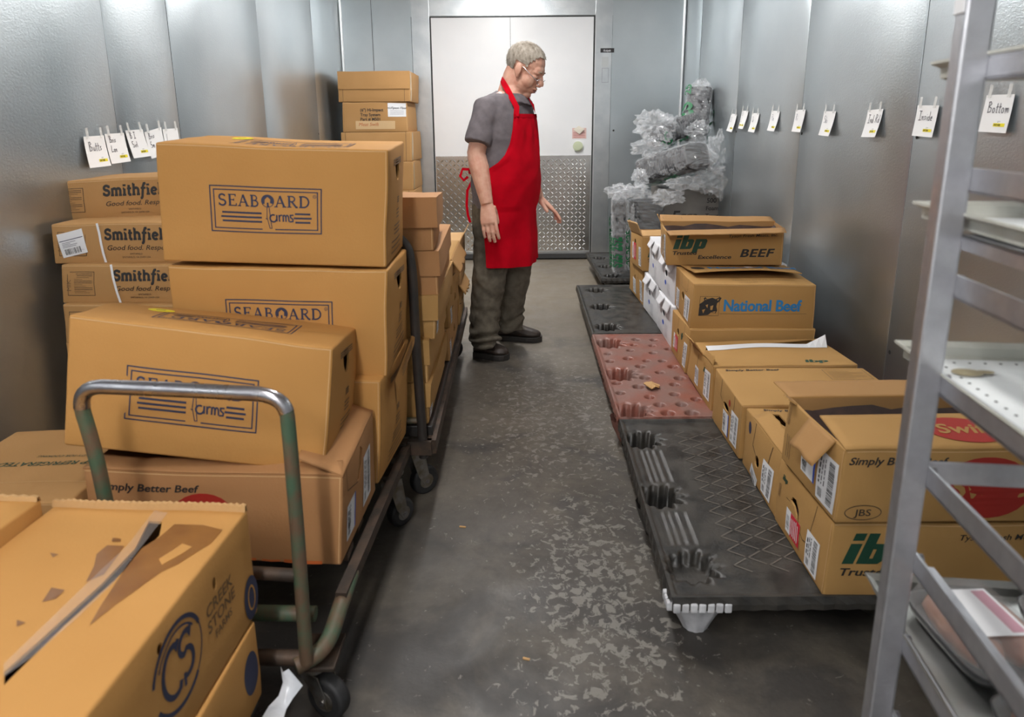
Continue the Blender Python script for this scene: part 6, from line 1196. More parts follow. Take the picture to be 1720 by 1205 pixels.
# the second tray rides on an extra pair of runners
MEAT = mat('pale_pork', (.50, .27, .19), .35, noise_c=(.34, .15, .10), nscale=16, coat=.5, sub=.1)
FOAMB = mat('black_foam_tray', (.02, .02, .022), .45)
WRAP = mat('cling_wrap', (.8, .8, .8), .08, alpha=.16, spec=1, bump=.4, bscale=25)
def pack(a, b, z, rot, label, L=.20, W_=.14, lab=False, seed=1):
    M = Matrix.Translation(RK(a, b, z)) @ Matrix.Rotation(-yaw+rot, 4, 'Z'); t = empty('meat_package', tuple(RK(a, b, z))); rr = random.Random(seed)
    def rr_ring(x, y, zz, n=24, e=5): return [M @ V((x*abs(cos(q))**(2/e)*(1 if cos(q) > 0 else -1), y*abs(sin(q))**(2/e)*(1 if sin(q) > 0 else -1), zz)) for q in [2*pi*k/n for k in range(n)]]
    mb = MB(); mb.loft([rr_ring(L*.42, W_*.42, .002), rr_ring(L*.47, W_*.47, .010), rr_ring(L*.5, W_*.5, .024), rr_ring(L*.48, W_*.48, .024), rr_ring(L*.43, W_*.43, .008)], FOAMB); mb.build('foam_tray', t)
    for i in range(2):
        mb = MB(); rings = []; cy = (-.5+i)*W_*.42
        for j in range(9):
            q = j/8; w = .030*sqrt(max(0, 1-(2*q-1)**2))+.004; hh = .026*sqrt(max(0, 1-(2*q-1)**2))+.003
            rings.append([M @ V(((q-.5)*L*.78, cy+w*cos(s_)*(1+.1*rr.uniform(-1, 1)), .03+hh*sin(s_))) for s_ in [2*pi*k/14 for k in range(14)]])
        mb.loft(rings, MEAT); mb.build('meat_cut', t)
    mb = MB(); mb.loft([rr_ring(L*.49, W_*.49, .025), rr_ring(L*.44, W_*.44, .050), rr_ring(L*.3, W_*.3, .058)], WRAP); mb.build('cling_wrap', t)
    if lab:
        mb = MB(); mb.box(-.05, .05, -.035, .035, .060, .061, PAPER, M=M); mb.box(-.045, .045, -.03, -.01, .0612, .0616, mat('label_pinkish', (.55, .3, .36), .5), M=M); mb.build('price_label', t)
    tag(t, label, 'meat package', 'meat packages on the bottom tray')
pack(-.005, .11, .556, pi/2+.15, 'meat package with a white label at the far left of the bottom tray', lab=True, seed=1)
pack(-.005, .27, .556, pi/2, 'meat package at the far end of the bottom tray, second from the left', seed=2)
pack(-.22, .12, .556, pi/2+.05, 'meat package behind the lowest slanting rail, left side of the bottom tray', seed=3)
pack(-.22, .29, .556, pi/2-.1, 'meat package in the middle of the bottom tray', seed=4)
pack(-.005, .43, .556, pi/2+.1, 'meat package at the far right of the bottom tray', seed=5)
# dark wrapped bundle on the top tray
mb = MB(); p = RK(-.06, .2, 1.394); rg = random.Random(5); rings = []
for j in range(9):
    q = j/8; r_ = .10*sqrt(max(.02, 1-(q)**2)); rings.append([p+V((r_*1.3*cos(a)*(1+.12*rg.uniform(-1, 1)), r_*cos(a+pi/2)*-1*(1+.12*rg.uniform(-1, 1)), q*.15)) for a in [2*pi*k/18 for k in range(18)]])
mb.loft(rings, mat('dark_green_wrap', (.025, .04, .035), .2, noise_c=(.08, .09, .10), nscale=25, coat=.5), smooth=False)
tag(mb.build('wrapped_bundle'), 'dark wrapped bundle on the top tray of the rack', 'package')
t = bpy.data.objects['sheet_pan_rack']
for side in (0, 1):
    mb = MB(); b0 = -.002 if side == 0 else WD-.002; s_ = 1 if side == 0 else -1
    mb.box(min(b0, b0+.034*s_), max(b0, b0+.034*s_), -DP, -.002, 1.181, 1.185, ALU, M=MR); mb.box(min(b0, b0+.004*s_), max(b0, b0+.004*s_), -DP, -.002, 1.166, 1.185, ALU, M=MR); mb.build('tray_rail', t)
    mb = MB(); mb.box(min(b0, b0+.034*s_), max(b0, b0+.034*s_), -DP, -.002, .961, .965, ALU, M=MR); mb.build('tray_rail', t)

# ------------------------------------------------------------------ wrapped foam tray bundles in the far right corner
FOAM = mat('grey_foam', (.055, .055, .06), .6, noise_c=(.038, .038, .042), nscale=20)
BAG = mat('clear_poly_bag', (.85, .87, .9), .08, coat=1, alpha=.20, spec=1, bump=1, bscale=38)
BAG2 = mat('milky_poly_bag', (.88, .90, .93), .08, coat=1, alpha=.24, spec=1, bump=1, bscale=55)
GRN = mat('bag_green_print', (.01, .16, .055), .5)
def frame_of(a, b, up=V((0, 0, 1))):
    d = (b-a); L = d.length; d = d/L; s_ = d.cross(up).normalized(); u_ = s_.cross(d).normalized(); return d, s_, u_, L
def stack(a, b, w, h, n, parent, m=FOAM):
    """nested trays along the line a-b; ridged rounded-rectangle column"""
    d, s_, u_, L = frame_of(a, b); mb = MB(); rings = []
    for j in range(2*n+1):
        q = j/(2*n); sc = 1 if j % 2 == 0 else .965
        rings.append([a+d*L*q+s_*(w/2*sc*abs(cos(t_))**.45*(1 if cos(t_) > 0 else -1))+u_*(h/2*sc*abs(sin(t_))**.45*(1 if sin(t_) > 0 else -1)) for t_ in [2*pi*k/24 for k in range(24)]])
    # dished end
    rings.append([p.lerp(b, .12)+d*0 for p in rings[-1]]); rings.append([p.lerp(b-d*.03, .25)-d*.03 for p in rings[-2]])
    mb.loft(rings, m, smooth=False); return mb.build('tray_stack', parent)
def bag(a, b, w, h, parent, m=BAG, seed=1, tail0=.06, tail1=.06, amp=.014, name='plastic_bag', prints=(), n=44, sag=V((0, 0, 0))):
    d, s_, u_, L = frame_of(a, b); rg = random.Random(seed); mb = MB(); rings = []; seg = 64
    N = n
    for j in range(N+1):
        q = -tail0/L + (1+(tail0+tail1)/L)*j/N
        if q < 0: k_ = max(.25, 1+q*L/tail0*.75) if tail0 else 1
        elif q > 1: k_ = max(.22, 1-(q-1)*L/tail1*.78) if tail1 else 1
        else: k_ = 1
        off = sag*(max(0, q-1)*L/.1)**1.3 if q > 1 else V((0, 0, 0))
        ring = []
        for i in range(seg):
            t_ = 2*pi*i/seg; ns = noise.noise(V((cos(t_)*2.2+seed*7, sin(t_)*2.2, q*L*16)))+.7*noise.noise(V((cos(t_)*7+seed*3, sin(t_)*7, q*L*40)))+.4*noise.noise(V((cos(t_)*16+seed*3, sin(t_)*16, q*L*95)))
            e = .62
            r_ = amp*ns+.008
            ring.append(a+d*(L*q)+off+s_*((w/2*k_+r_)*abs(cos(t_))**e*(1 if cos(t_) > 0 else -1))+u_*((h/2*k_+r_)*abs(sin(t_))**e*(1 if sin(t_) > 0 else -1))+d*rg.uniform(-.004, .004))
        rings.append(ring)
    mb.loft(rings, m, smooth=False, caps=bool(tail0))
    def S(u, v, o):              # u along, v = angle (radians)
        q = u/L; return a+d*u+s_*((w/2+.020+o)*abs(cos(v))**.62*(1 if cos(v) > 0 else -1))+u_*((h/2+.020+o)*abs(sin(v))**.62*(1 if sin(v) > 0 else -1))
    hh = (w+h)/4
    for (st, u, v, sz, ro) in prints:
        mb.text(lambda x, y, o: S(x, v+y/hh, o+.006), st, u, 0, sz, GRN, bold=.03, rot=ro, sx=1.1)
    return mb.build(name, parent)
def puff(c, r, parent, seed, m=BAG2, sq=(1, .8, .8), name='bag_end'):
    mb = MB(); n, k = 26, 40; rings = []
    for j in range(1, n):
        a = pi*j/n; ring = []
        for i in range(k):
            b_ = 2*pi*i/k; p = V((sin(a)*cos(b_)*sq[0], sin(a)*sin(b_)*sq[1], cos(a)*sq[2]))
            ns = noise.noise(p*2.2+V((seed*5, 0, 0)))*.65+(.4-abs(noise.noise(p*4+V((0, seed*3, 0)))))*.7-.15+(.3-abs(noise.noise(p*9+V((0, seed*3, 0)))))*.4+noise.noise(p*22+V((0, seed*3, 0)))*.12
            ring.append(c+p*r*(1+ns))
        rings.append(ring)
    mb.loft(rings, m, smooth=False); return mb.build(name, parent)
gB = 'plastic wrapped foam tray bundles'
# grey carton of foam trays at the bottom
t = empty('foam_tray_carton', (1.35, 5.8, 0)); c0, c1 = at_y(1112, 420, 5.45), at_y(1222, 318, 5.45)
GC = mat('grey_brown_carton', (.19, .18, .165), .6, noise_c=(.15, .14, .13), nscale=6)
mb = MB(); mb.box(c0.x, c1.x, 5.45, 5.98, .17, c1.z, GC, bev=.006); Sx = lambda u, v, o: V((c0.x+u, 5.45-.001-o, v))
mb.text(Sx, '500', c1.x-c0.x-.16, c1.z-.105, .038, INK, bold=.03); mb.text(Sx, 'Foam', c1.x-c0.x-.165, c1.z-.165, .034, INK, bold=.02); mb.text(Sx, 'Trays', c1.x-c0.x-.165, c1.z-.225, .034, INK, bold=.02)
mb.text(Sx, 'Eggs', .06, c1.z-.25, .085, INK, shear=.2, bold=.03); mb.box(c1.x-.012, c1.x+.002, 5.449, 5.46, .17, c1.z, INK)
o = mb.build('foam_tray_carton_x'); o.name = 'carton_body'; o.parent = t; o.matrix_parent_inverse = t.matrix_basis.inverted()
tag(t, 'grey printed carton of foam trays under the wrapped bundles', 'box')
def bundle(label, a, b, w, h, n, seed, tails=(.05, .07), prints=(), m=BAG, puffs=(), amp=.014, sag=V((0, 0, 0))):
    t = empty('tray_bundle', tuple((a+b)/2)); stack(a, b, w, h, n, t); bag(a, b, w, h, t, m, seed, tails[0], tails[1], amp, prints=prints, sag=sag)
    for i, (c, r, sq) in enumerate(puffs): puff(c, r, t, seed*3+i, sq=sq)
    tag(t, label, 'plastic bundle', gB); return t
P = at_y
bundle('upright clear bag with dense green print beside the grey bundle, far right', P(1041, 452, 5.32), P(1040, 335, 5.32), .13, .10, 16, 1, (.03, .05),
       prints=[('25 25S 2S 25', .02, pi*1.5, .05, 0), ('2S 25 S25', .05, pi*1.5+.5, .045, 0), ('S25 2S2', .03, pi*1.5-.6, .05, 0), ('25 25S 2S 25', .02, pi*.5, .05, 0), ('2S 25 S25', .05, pi*.5+.5, .045, 0), ('S25 2S2', .03, pi, .05, 0), ('25 S25', .06, 0, .05, 0)],
       m=BAG2, puffs=[(P(1040, 322, 5.32), .08, (1.2, .6, .7)), (P(1036, 447, 5.3), .05, (.6, .6, 1.3))])
t = bundle('square charcoal tray bundle in clear film standing on the floor pallet', P(1085, 455, 5.5), P(1085, 336, 5.5), .22, .26, 20, 2, (.02, .03), m=BAG, puffs=[(P(1063, 322, 5.4), .09, (1.4, .7, .5)), (P(1120, 332, 5.38), .085, (1.4, .5, .6)), (P(1062, 400, 5.36), .06, (.5, .5, 3.0))])
bundle('long wrapped tray bundle lying across the carton, open dark end facing out', P(1088, 288, 5.75), P(1172, 262, 5.30), .25, .20, 24, 3, (.05, .13),
       prints=[('25S', .08, pi*1.06, .07, .3), ('/////', .05, pi*1.18, .06, 0), ('2S 25', .22, pi*.95, .06, .2), ('S25', .30, pi*1.5, .06, .2), ('S', .02, pi*1.4, .08, .3), ('25 S', .14, pi*1.35, .07, .3), ('//////', .06, pi*1.5, .05, .1), ('2', .36, pi*1.3, .08, .3)], puffs=[(P(1200, 302, 5.38), .14, (1.1, .7, .75)), (P(1222, 312, 5.38), .07, (.7, .6, 1.7)), (P(1150, 308, 5.35), .10, (1.3, .5, .5)), (P(1212, 262, 5.45), .12, (.9, .7, 1.3)), (P(1075, 300, 5.5), .07, (.8, .8, .9))], amp=.018, sag=V((.02, 0, -.03)))
bundle('wrapped tray bundle on top of the lying one with gathered white ends', P(1098, 232, 5.7), P(1165, 205, 5.75), .20, .16, 18, 4, (.07, .05),
       prints=[('25 2S', .05, pi*1.4, .07, .3), ('2S25', .05, pi*1.1, .06, .3), ('2S', .02, pi*1.7, .07, .5), ('25', .14, pi*1.6, .06, -.2)], puffs=[(P(1102, 212, 5.6), .13, (1.1, .8, .8)), (P(1090, 250, 5.55), .09, (1.4, .6, .6)), (P(1105, 268, 5.55), .07, (1.2, .6, .7))], amp=.02)
bundle('wrapped tray bundle leaning upright in the far right corner, topmost', P(1166, 232, 5.7), P(1177, 152, 5.85), .19, .14, 18, 5, (.04, .10),
       prints=[('2S', .12, pi*1.02, .11, .1), ('2S', .10, pi*1.5, .12, .1), ('25', .02, pi*1.4, .08, .2), ('2S', .12, pi*.5, .11, .1), ('25', .03, pi*.95, .07, .2), ('25', .03, pi*.55, .08, .2), ('25', .34, pi*.6, .06, 0), ('S25', .04, pi*1.2, .05, .2)], puffs=[(P(1176, 150, 5.8), .07, (.9, .7, .8)), (P(1172, 222, 5.62), .09, (.9, .6, .9))], amp=.016)
mb = MB(); p = at_y(1116, 352, 5.2); mb.ell(lambda u, v, o: V((p.x+u, 5.2-o, p.z+v)), 0, 0, .018, .02, ORANGE, 0, n=16)

# ------------------------------------------------------------------ the man
SKIN = mat('skin', (.66, .38, .28), .45, noise_c=(.58, .29, .205), nscale=26, sub=.12, bump=.12, bscale=220)
SHIRT = mat('shirt_grey_cotton', (.165, .145, .155), .9, noise_c=(.135, .12, .13), nscale=30, bump=.2, bscale=350, spec=.15)
APR = mat('apron_red_cotton', (.52, .0014, .012), .85, noise_c=(.44, .0012, .010), nscale=12, bump=.2, bscale=420, spec=.08)
TROU = mat('trousers_olive_grey', (.150, .130, .10), .9, noise_c=(.105, .09, .07), nscale=30, spec=.15, bump=.25, bscale=300)
BOOT = mat('boot_dark_leather', (.035, .026, .022), .45, noise_c=(.055, .038, .03), nscale=25, bump=.25, bscale=90)
SOLE = mat('boot_sole', (.028, .024, .022), .7)
HAIR = mat('grey_hair', (.19, .155, .115), .8, noise_c=(.46, .41, .35), nscale=55, nmix=.8, stretch=(1, 1, .35), bump=.6, bscale=140)
LIPM = mat('lips', (.36, .13, .11), .5); EYEW = mat('eye_white', (.7, .68, .65), .3); BROW = mat('eyebrow_hair', (.42, .33, .25), .8); GLF = mat('glasses_frame', (.7, .7, .72), .25, metal=1)
GLS = mat('glasses_lens', (.9, .92, .95), .03, alpha=.12, spec=1)
def remesh(mb, name, parent, m, vox=.005, sm=3, disp=None, dens=None):
    tmp = mb.build('tmp'); md = tmp.modifiers.new('r', 'REMESH'); md.mode = 'VOXEL'; md.voxel_size = vox
    if sm: s = tmp.modifiers.new('s', 'SMOOTH'); s.iterations = sm; s.factor = .5
    me = bpy.data.meshes.new_from_object(tmp.evaluated_get(bpy.context.evaluated_depsgraph_get()))
    me.materials.clear(); me.materials.append(m)
    if disp:
        nn = [v.normal.copy() for v in me.vertices]; cc = [v.co.copy() for v in me.vertices]; flat = []
        for c_, n_ in zip(cc, nn): flat += list(c_ + disp(c_, n_))
        me.vertices.foreach_set('co', flat)
    me.polygons.foreach_set('use_smooth', [True]*len(me.polygons)); me.name = name
    bpy.data.objects.remove(tmp); o = bpy.data.objects.new(name, me); col.objects.link(o)
    if parent: o.parent = parent; o.matrix_parent_inverse = parent.matrix_basis.inverted()
    return o
def ell3(mb, M, c, r, m, rot=None, n=10, k=16):
    MM = M @ Matrix.Translation(c) @ (rot.to_4x4() if rot else Matrix.Identity(4)); rings = []
    for j in range(n+1):
        a = pi*j/n; s_ = max(sin(a), .02); rings.append([MM @ V((r[0]*s_*cos(b), r[1]*s_*sin(b), -r[2]*cos(a))) for b in [2*pi*i/k for i in range(k)]])
    mb.loft(rings, m)
YM = 3.90
th = R(33); FD = V((cos(th), -sin(th), 0)); RD = V((-sin(th), -cos(th), 0))       # forward, and to his right
def zc(px, py): return at_y(px, py, YM)
man = empty('person', (zc(838, 590).x, YM, 0))
SEC = [(150, 860, .070, .066), (156, 857, .105, .075), (163, 851, .165, .092), (174, 848, .205, .112), (192, 847, .218, .134), (215, 846, .214, .150), (240, 846, .208, .163), (270, 846, .208, .176), (300, 846, .210, .182), (325, 845, .208, .178), (350, 844, .203, .168), (378, 842, .192, .155)]
def sec(py):
    for a, b in zip(SEC[:-1], SEC[1:]):
        if a[0] <= py <= b[0]:
            t = (py-a[0])/(b[0]-a[0]); return [a[i]+(b[i]-a[i])*t for i in range(4)]
    return SEC[0] if py < SEC[0][0] else SEC[-1]
def tor(py, phi, off=0, e=.92):
    _, cx, a, b = sec(py); c = zc(cx, py)
    cp, sp = cos(phi), sin(phi); cp = abs(cp)**e*(1 if cp > 0 else -1); sp = abs(sp)**e*(1 if sp > 0 else -1)
    bb = b if cos(phi) > 0 else b*.86
    return c + FD*(bb+off)*cp + RD*(a+off)*sp
def torso(mb, ys, off, m): mb.loft([[tor(y, 2*pi*k/32, off) for k in range(32)] for y in ys], m)
shR = zc(848, 176)+RD*.178+V((0, 0, -.022)); shL = zc(848, 176)-RD*.165+V((0, 0, -.012))
elR = at_y(800, 258, 3.715); wrR = at_y(818, 343, 3.66)
elL = at_y(882, 268, 4.06); wrL = at_y(905, 332, 3.99)
def limb(mb, pts, rs, m, seg=16):
    P = [V(p) for p in pts]; out = []; rr = []
    for i in range(len(P)-1):
        for k in range(5): out.append(P[i].lerp(P[i+1], k/5)); rr.append(rs[i]+(rs[i+1]-rs[i])*k/5)
    out.append(P[-1]); rr.append(rs[-1]); mb.tube(out, rr, m, seg)
# --- body: head, neck, arms, hands, and the trunk and legs under the clothes, one surface
body = MB(); torso(body, [152, 160, 172, 190, 215, 240, 270, 300, 330, 360, 378], -.016, SKIN)
hpR, knR, anR = at_y(828, 392, 3.86), at_y(822, 470, 3.79), at_y(816, 572, 3.80)
hpL, knL, anL = at_y(862, 392, 3.96), at_y(864, 470, 3.97), at_y(855, 548, 4.03)
limb(body, [hpR, knR, anR], [.085, .058, .04], SKIN); limb(body, [hpL, knL, anL], [.085, .058, .04], SKIN)
limb(body, [shR, elR, elR.lerp(wrR, .3), wrR], [.058, .050, .053, .034], SKIN); limb(body, [shL, elL, elL.lerp(wrL, .3), wrL], [.056, .046, .046, .029], SKIN)
HM = Matrix.Translation(at_y(881.5, 118, 3.885)) @ Matrix.Rotation(R(-22), 4, 'Z') @ Matrix.Rotation(R(30), 4, 'Y') @ Matrix.Scale(1.06, 4)
E_ = lambda c, r, rot=None: ell3(body, HM, V(c), r, SKIN, rot)
E_((-.012, 0, .040), (.102, .080, .090)); E_((.030, 0, .005), (.064, .066, .092)); E_((.022, 0, -.062), (.064, .066, .056)); E_((.012, 0, -.090), (.062, .062, .045)); E_((.064, 0, -.100), (.027, .032, .023))
E_((.066, 0, .034), (.030, .054, .030)); E_((.066, .028, .024), (.028, .026, .013)); E_((.066, -.028, .024), (.028, .026, .013))
E_((.046, .036, -.030), (.042, .032, .045)); E_((.046, -.036, -.030), (.042, .032, .045)); E_((.066, 0, -.058), (.034, .036, .034))
E_((.094, 0, -.054), (.012, .024, .008)); E_((.091, 0, -.070), (.012, .021, .008)); E_((.015, 0, -.105), (.058, .056, .034))
E_((.070, .031, .002), (.022, .020, .014)); E_((.070, -.031, .002), (.022, .020, .014)); E_((.080, 0, .0), (.014, .016, .03))
nz_ = [HM @ V(p) for p in ((.086, 0, .024), (.098, 0, .004), (.112, 0, -.018), (.115, 0, -.029))]
body.tube([nz_[0], nz_[1], nz_[2], nz_[3]], [.012, .013, .016, .014], SKIN, 12); E_((.104, .012, -.032), (.011, .008, .008)); E_((.104, -.012, -.032), (.011, .008, .008))
for s in (-1, 1):
    er = Matrix.Rotation(R(-12), 3, 'Y')
    ell3(body, HM, V((-.004, s*.080, -.004)), (.019, .007, .031), SKIN, er); ell3(body, HM, V((.004, s*.076, -.030)), (.010, .008, .013), SKIN, er)
nb = zc(858, 158)
body.tube([HM @ V((-.035, 0, .0)), HM @ V((-.030, 0, -.055)), HM @ V((-.018, 0, -.105)), nb+V((0, 0, -.01)), nb+V((-.01, 0, -.07))], [.064, .067, .072, .078, .09], SKIN, 18)
# hands
def hand(wr, dirv, palm_n, thumb_side, curl, spread, L=.098, s=1.0, tsp=1.0):
    """dirv: wrist to knuckles; palm_n: out of the back of the hand; thumb_side: towards the thumb"""
    d = dirv.normalized(); n = (palm_n-d*palm_n.dot(d)).normalized(); t = d.cross(n)
    if t.dot(thumb_side) < 0: t = -t
    rings = []
    for q, w, h in ((-.30, .025, .021), (.0, .031, .023), (.35, .040, .020), (.75, .045, .017), (1.0, .044, .014), (1.08, .038, .010)):
        c = wr+d*L*q*s; rings.append([c+t*w*s*cos(a)+n*h*s*sin(a) for a in [2*pi*k/18 for k in range(18)]])
    body.loft(rings, SKIN)
    lens = [(.043, .027, .021), (.047, .030, .023), (.043, .028, .022), (.034, .021, .019)]
    for i in range(4):
        o = (.033-.0222*i); b = wr+d*L*(1.0 if i in (1, 2) else .95)*s+t*o*s; sp = spread*(1.5-i)
        dd = (d+t*sp).normalized(); pts = [b-dd*.02, b]; cu = curl[i] if isinstance(curl, (list, tuple)) else curl; a = cu*.5
        p = b
        for l in lens[i]:
            v = dd*cos(a)-n*sin(a); p = p+v*l*s; pts.append(p); a += cu
        q = []
        for j in range(len(pts)-1):
            q += [pts[j], pts[j].lerp(pts[j+1], .5)]
        q.append(pts[-1]); r0 = (.0108, .0112, .0108, .0095)[i]*s
        body.tube(q, [r0*.95]+[r0*(1-.22*j/len(q))*(1.05 if j % 2 == 0 else .97) for j in range(1, len(q))], SKIN, 10)
        body.tube([q[-1], q[-1]+(q[-1]-q[-2]).normalized()*.004], [r0*.78, r0*.45], SKIN, 10)
    b = wr+d*L*.18*s+t*.026*s-n*.006; v1 = (d*.75+t*(.62*tsp)-n*(.25+.45*(1-tsp))).normalized(); v2 = (d*.95+t*.18*tsp-n*.30).normalized()
    body.tube([b, b+v1*.03*s, b+v1*.046*s, b+v1*.046*s+v2*.018*s, b+v1*.046*s+v2*.034*s, b+v1*.046*s+v2*.052*s], [.016*s, .0155*s, .0125*s, .0115*s, .0115*s, .0075*s], SKIN, 10)
hR = at_y(822, 378, 3.63)-wrR
hand(wrR, hR, V((-.25, -1, .05)), V((1, -.1, 0)), .20, .025, s=1.06, tsp=.12)
hL = V((.62, -.15, -.52)); hand(wrL, hL, V((.45, .10, .75)), V((.1, -1, -.25)), (.16, .26, .34, .40), .05, s=1.0)
bo = remesh(body, 'body', man, SKIN, .0034, 4, disp=lambda c, n: n*(.0006*noise.noise(c*60)))
# --- hair, brows, mouth, eyes
hr = MB(); rings = []; cut = []
n_, k_ = 40, 56
def keep(p):       # local point -> covered by hair
    x, y, z = p; lim = .090 if x > .055 else (.022+(x-.028)*2.3 if x > .028 else (.012+x*.35 if x > 0 else (.005+x*.75)))
    if -.03 < x < .016 and z < .034 and abs(y) > .05: return False
    return z > lim-.004*sin(x*300+y*200)
vs, ids, fs = [], {}, []
for j in range(n_+1):
    for i in range(k_):
        a, b = pi*j/n_, 2*pi*i/k_; u = V((sin(a)*cos(b), sin(a)*sin(b), cos(a))); p = V((-.014+.1045*u.x, .0805*u.y, .042+.0905*u.z))
        ids[j, i] = len(vs); th_ = .0035+.0035*noise.noise(p*70)+.0022*noise.noise(p*190); vs.append((p, HM @ (p+u*th_)))
for j in range(n_):
    for i in range(k_):
        q = [ids[j, i], ids[j, (i+1) % k_], ids[j+1, (i+1) % k_], ids[j+1, i]]
        if all(keep(vs[x][0]) for x in q): fs.append(tuple(reversed(q)))
hr.add([v[1] for v in vs], fs, HAIR, True)
rg = random.Random(11)
for _ in range(900):
    a, b = math.acos(rg.uniform(-.6, 1)), rg.uniform(0, 2*pi); u = V((sin(a)*cos(b), sin(a)*sin(b), cos(a))); p = V((-.014+.1045*u.x, .0805*u.y, .042+.0905*u.z))
    if not keep(p-V((0, 0, .004))): continue
    t_ = V((-.6, rg.uniform(-.5, .5), -.5)); t_ = (t_-u*t_.dot(u)).normalized(); w = u.cross(t_)*.0011
    p0, p1 = p+u*.002, p+u*rg.uniform(.006, .011)+t_*rg.uniform(.008, .016)
    hr.add([HM @ (p0-w), HM @ (p0+w), HM @ p1], [(0, 1, 2)], HAIR)
hr.build('hair', man)
mb = MB()
for s in (-1, 1): mb.tube([HM @ V((.094, s*.012, .031)), HM @ V((.0945, s*.026, .035)), HM @ V((.084, s*.043, .031))], [.0035, .0045, .0025], BROW, 8)
mb.build('eyebrows', man)
mb = MB(); mb.tube([HM @ V((.096, -.020, -.0625)), HM @ V((.1045, -.008, -.0618)), HM @ V((.1045, .008, -.0618)), HM @ V((.096, .020, -.0625))], [.0012, .0018, .0018, .0012], mat('mouth_dark', (.16, .06, .045), .6), 8)
ell3(mb, HM, V((.0985, 0, -.0695)), (.0065, .016, .004), LIPM); mb.build('mouth', man)
for s in (-1, 1):
    mb = MB(); mb.tube([HM @ V((.086, s*.019, .000)), HM @ V((.0945, s*.029, -.004)), HM @ V((.088, s*.042, -.001))], [.0012, .0022, .0012], mat('eyelash_line', (.10, .05, .04), .7), 8); mb.build('eye', man)
# glasses low on the nose
g = MB()
for s in (-1, 1):
    c = V((.112, s*.027, -.010)); P = [HM @ (c+V((-.004*abs(sin(a))*0-.010*max(0, s*sin(a)), .021*sin(a), .0145*cos(a)))) for a in [2*pi*i/20 for i in range(21)]]
    g.tube(P, .0018, GLF, 6, caps=False)
    g.tube([HM @ V((.099, s*.048, -.008)), HM @ V((.060, s*.074, .006)), HM @ V((.016, s*.077, .020)), HM @ V((-.002, s*.074, .012))], .0020, GLF, 6)
g.tube([HM @ V((.110, -.007, -.010)), HM @ V((.119, 0, -.006)), HM @ V((.110, .007, -.010))], .0011, GLF, 6)
go = g.build('glasses', man)
g = MB()
for s in (-1, 1):
    c = V((.108, s*.027, -.012)); g.add([HM @ (c+V((-.010*max(0, s*sin(a)), .020*sin(a), .0138*cos(a)))) for a in [2*pi*i/20 for i in range(20)]], [tuple(range(20))], GLS)
g.build('lens', go)
# --- shirt
def wrinkle(c, n): return n*(.007*noise.noise(V((c.x*9+c.z*7, c.y*9, c.z*12-c.x*6)))+.006*(.4-abs(noise.noise(V((c.x*13+c.z*11, c.y*13, c.z*8-c.x*9)))))+.002*noise.noise(V((c.x*30+c.z*20, c.y*30, c.z*20))))
sh = MB(); torso(sh, [158, 163, 172, 182, 195, 215, 240, 270, 300, 325, 346], .002, SHIRT)
hemR = at_y(802, 241, 3.70); hemL = at_y(883, 232, 4.06)
for s_, h_ in ((shR, hemR), (shL, hemL)):
    limb(sh, [s_+(zc(848, 172)-s_)*.35+V((0, 0, -.02)), s_+V((0, 0, -.005)), s_.lerp(h_, .5), h_], [.070, .072, .070, .069], SHIRT, 20)
sh.tube([nb+V((-.004, 0, -.040)), nb+V((.004, 0, .002))], [.125, .086], SHIRT, 20)
remesh(sh, 'tshirt', man, SHIRT, .007, 4, wrinkle)
# --- trousers
tr = MB(); torso(tr, [338, 350, 365, 378], .001, TROU)
_, cx, a_, b_ = sec(378); 
c0 = zc(842, 392); tr.loft([[tor(378, 2*pi*k/28, 0) for k in range(28)], [c0+FD*.15*cos(t_)+RD*.185*sin(t_) for t_ in [2*pi*k/28 for k in range(28)]], [zc(842, 412)+FD*.125*cos(t_)+RD*.165*sin(t_) for t_ in [2*pi*k/28 for k in range(28)]]], TROU)
limb(tr, [hpR, at_y(825, 430, 3.84), knR, at_y(815, 520, 3.79), at_y(813, 560, 3.78), at_y(816, 574, 3.79)], [.112, .104, .094, .084, .083, .088], TROU, 24)
limb(tr, [hpL, at_y(866, 430, 3.97), knL+V((.005, 0, 0)), at_y(858, 515, 4.0), at_y(857, 543, 4.02), at_y(858, 554, 4.02)], [.112, .100, .086, .078, .076, .084], TROU, 24)
def wr2(c, n):
    f = smooth(.35, .10, c.z); return n*(.008*noise.noise(V((c.x*8+c.z*5, c.y*8, c.z*9)))+.006*(.4-abs(noise.noise(V((c.x*12+c.z*10, c.y*12, c.z*7-c.x*8)))))+.010*f*sin(c.z*95+6*noise.noise(c*6))+.004*noise.noise(V((c.x*20, c.y*20, c.z*30+c.x*20))))
remesh(tr, 'trousers', man, TROU, .008, 3, wr2)
# --- apron
def phR(y):    # edge on his right (towards the camera)
    T_ = [(192, 26), (215, 31), (240, 40), (258, 50), (270, 62), (279, 76), (288, 84), (320, 86), (378, 84), (440, 80)]
    for a, b in zip(T_[:-1], T_[1:]):
        if y <= b[0]: return a[1]+(b[1]-a[1])*max(0, (y-a[0])/(b[0]-a[0]))
    return 80
def ap(py, q, o=0):
    pr_, pl_ = phR(py), min(82, phR(py)+4); phi = R(pr_+(-pl_-pr_)*q)
    if py <= 345: return tor(py, phi, .014+o)
    _, cx, a, b = sec(345); f = (py-345)/92; c = zc(cx+4*f, 345); c = V((zc(cx+5*f, py).x, YM, zc(cx, py).z)); fold = .010*f*sin(5*phi+1.0)+.006*f*sin(11*phi)
    return c+FD*((b*(1-.08*f))+.014+o+fold)*cos(phi)+RD*((a*(1+.05*f))+.014+o+fold)*sin(phi)
mb = MB(); NY, NQ = 60, 40; py0, py1 = 192, 437
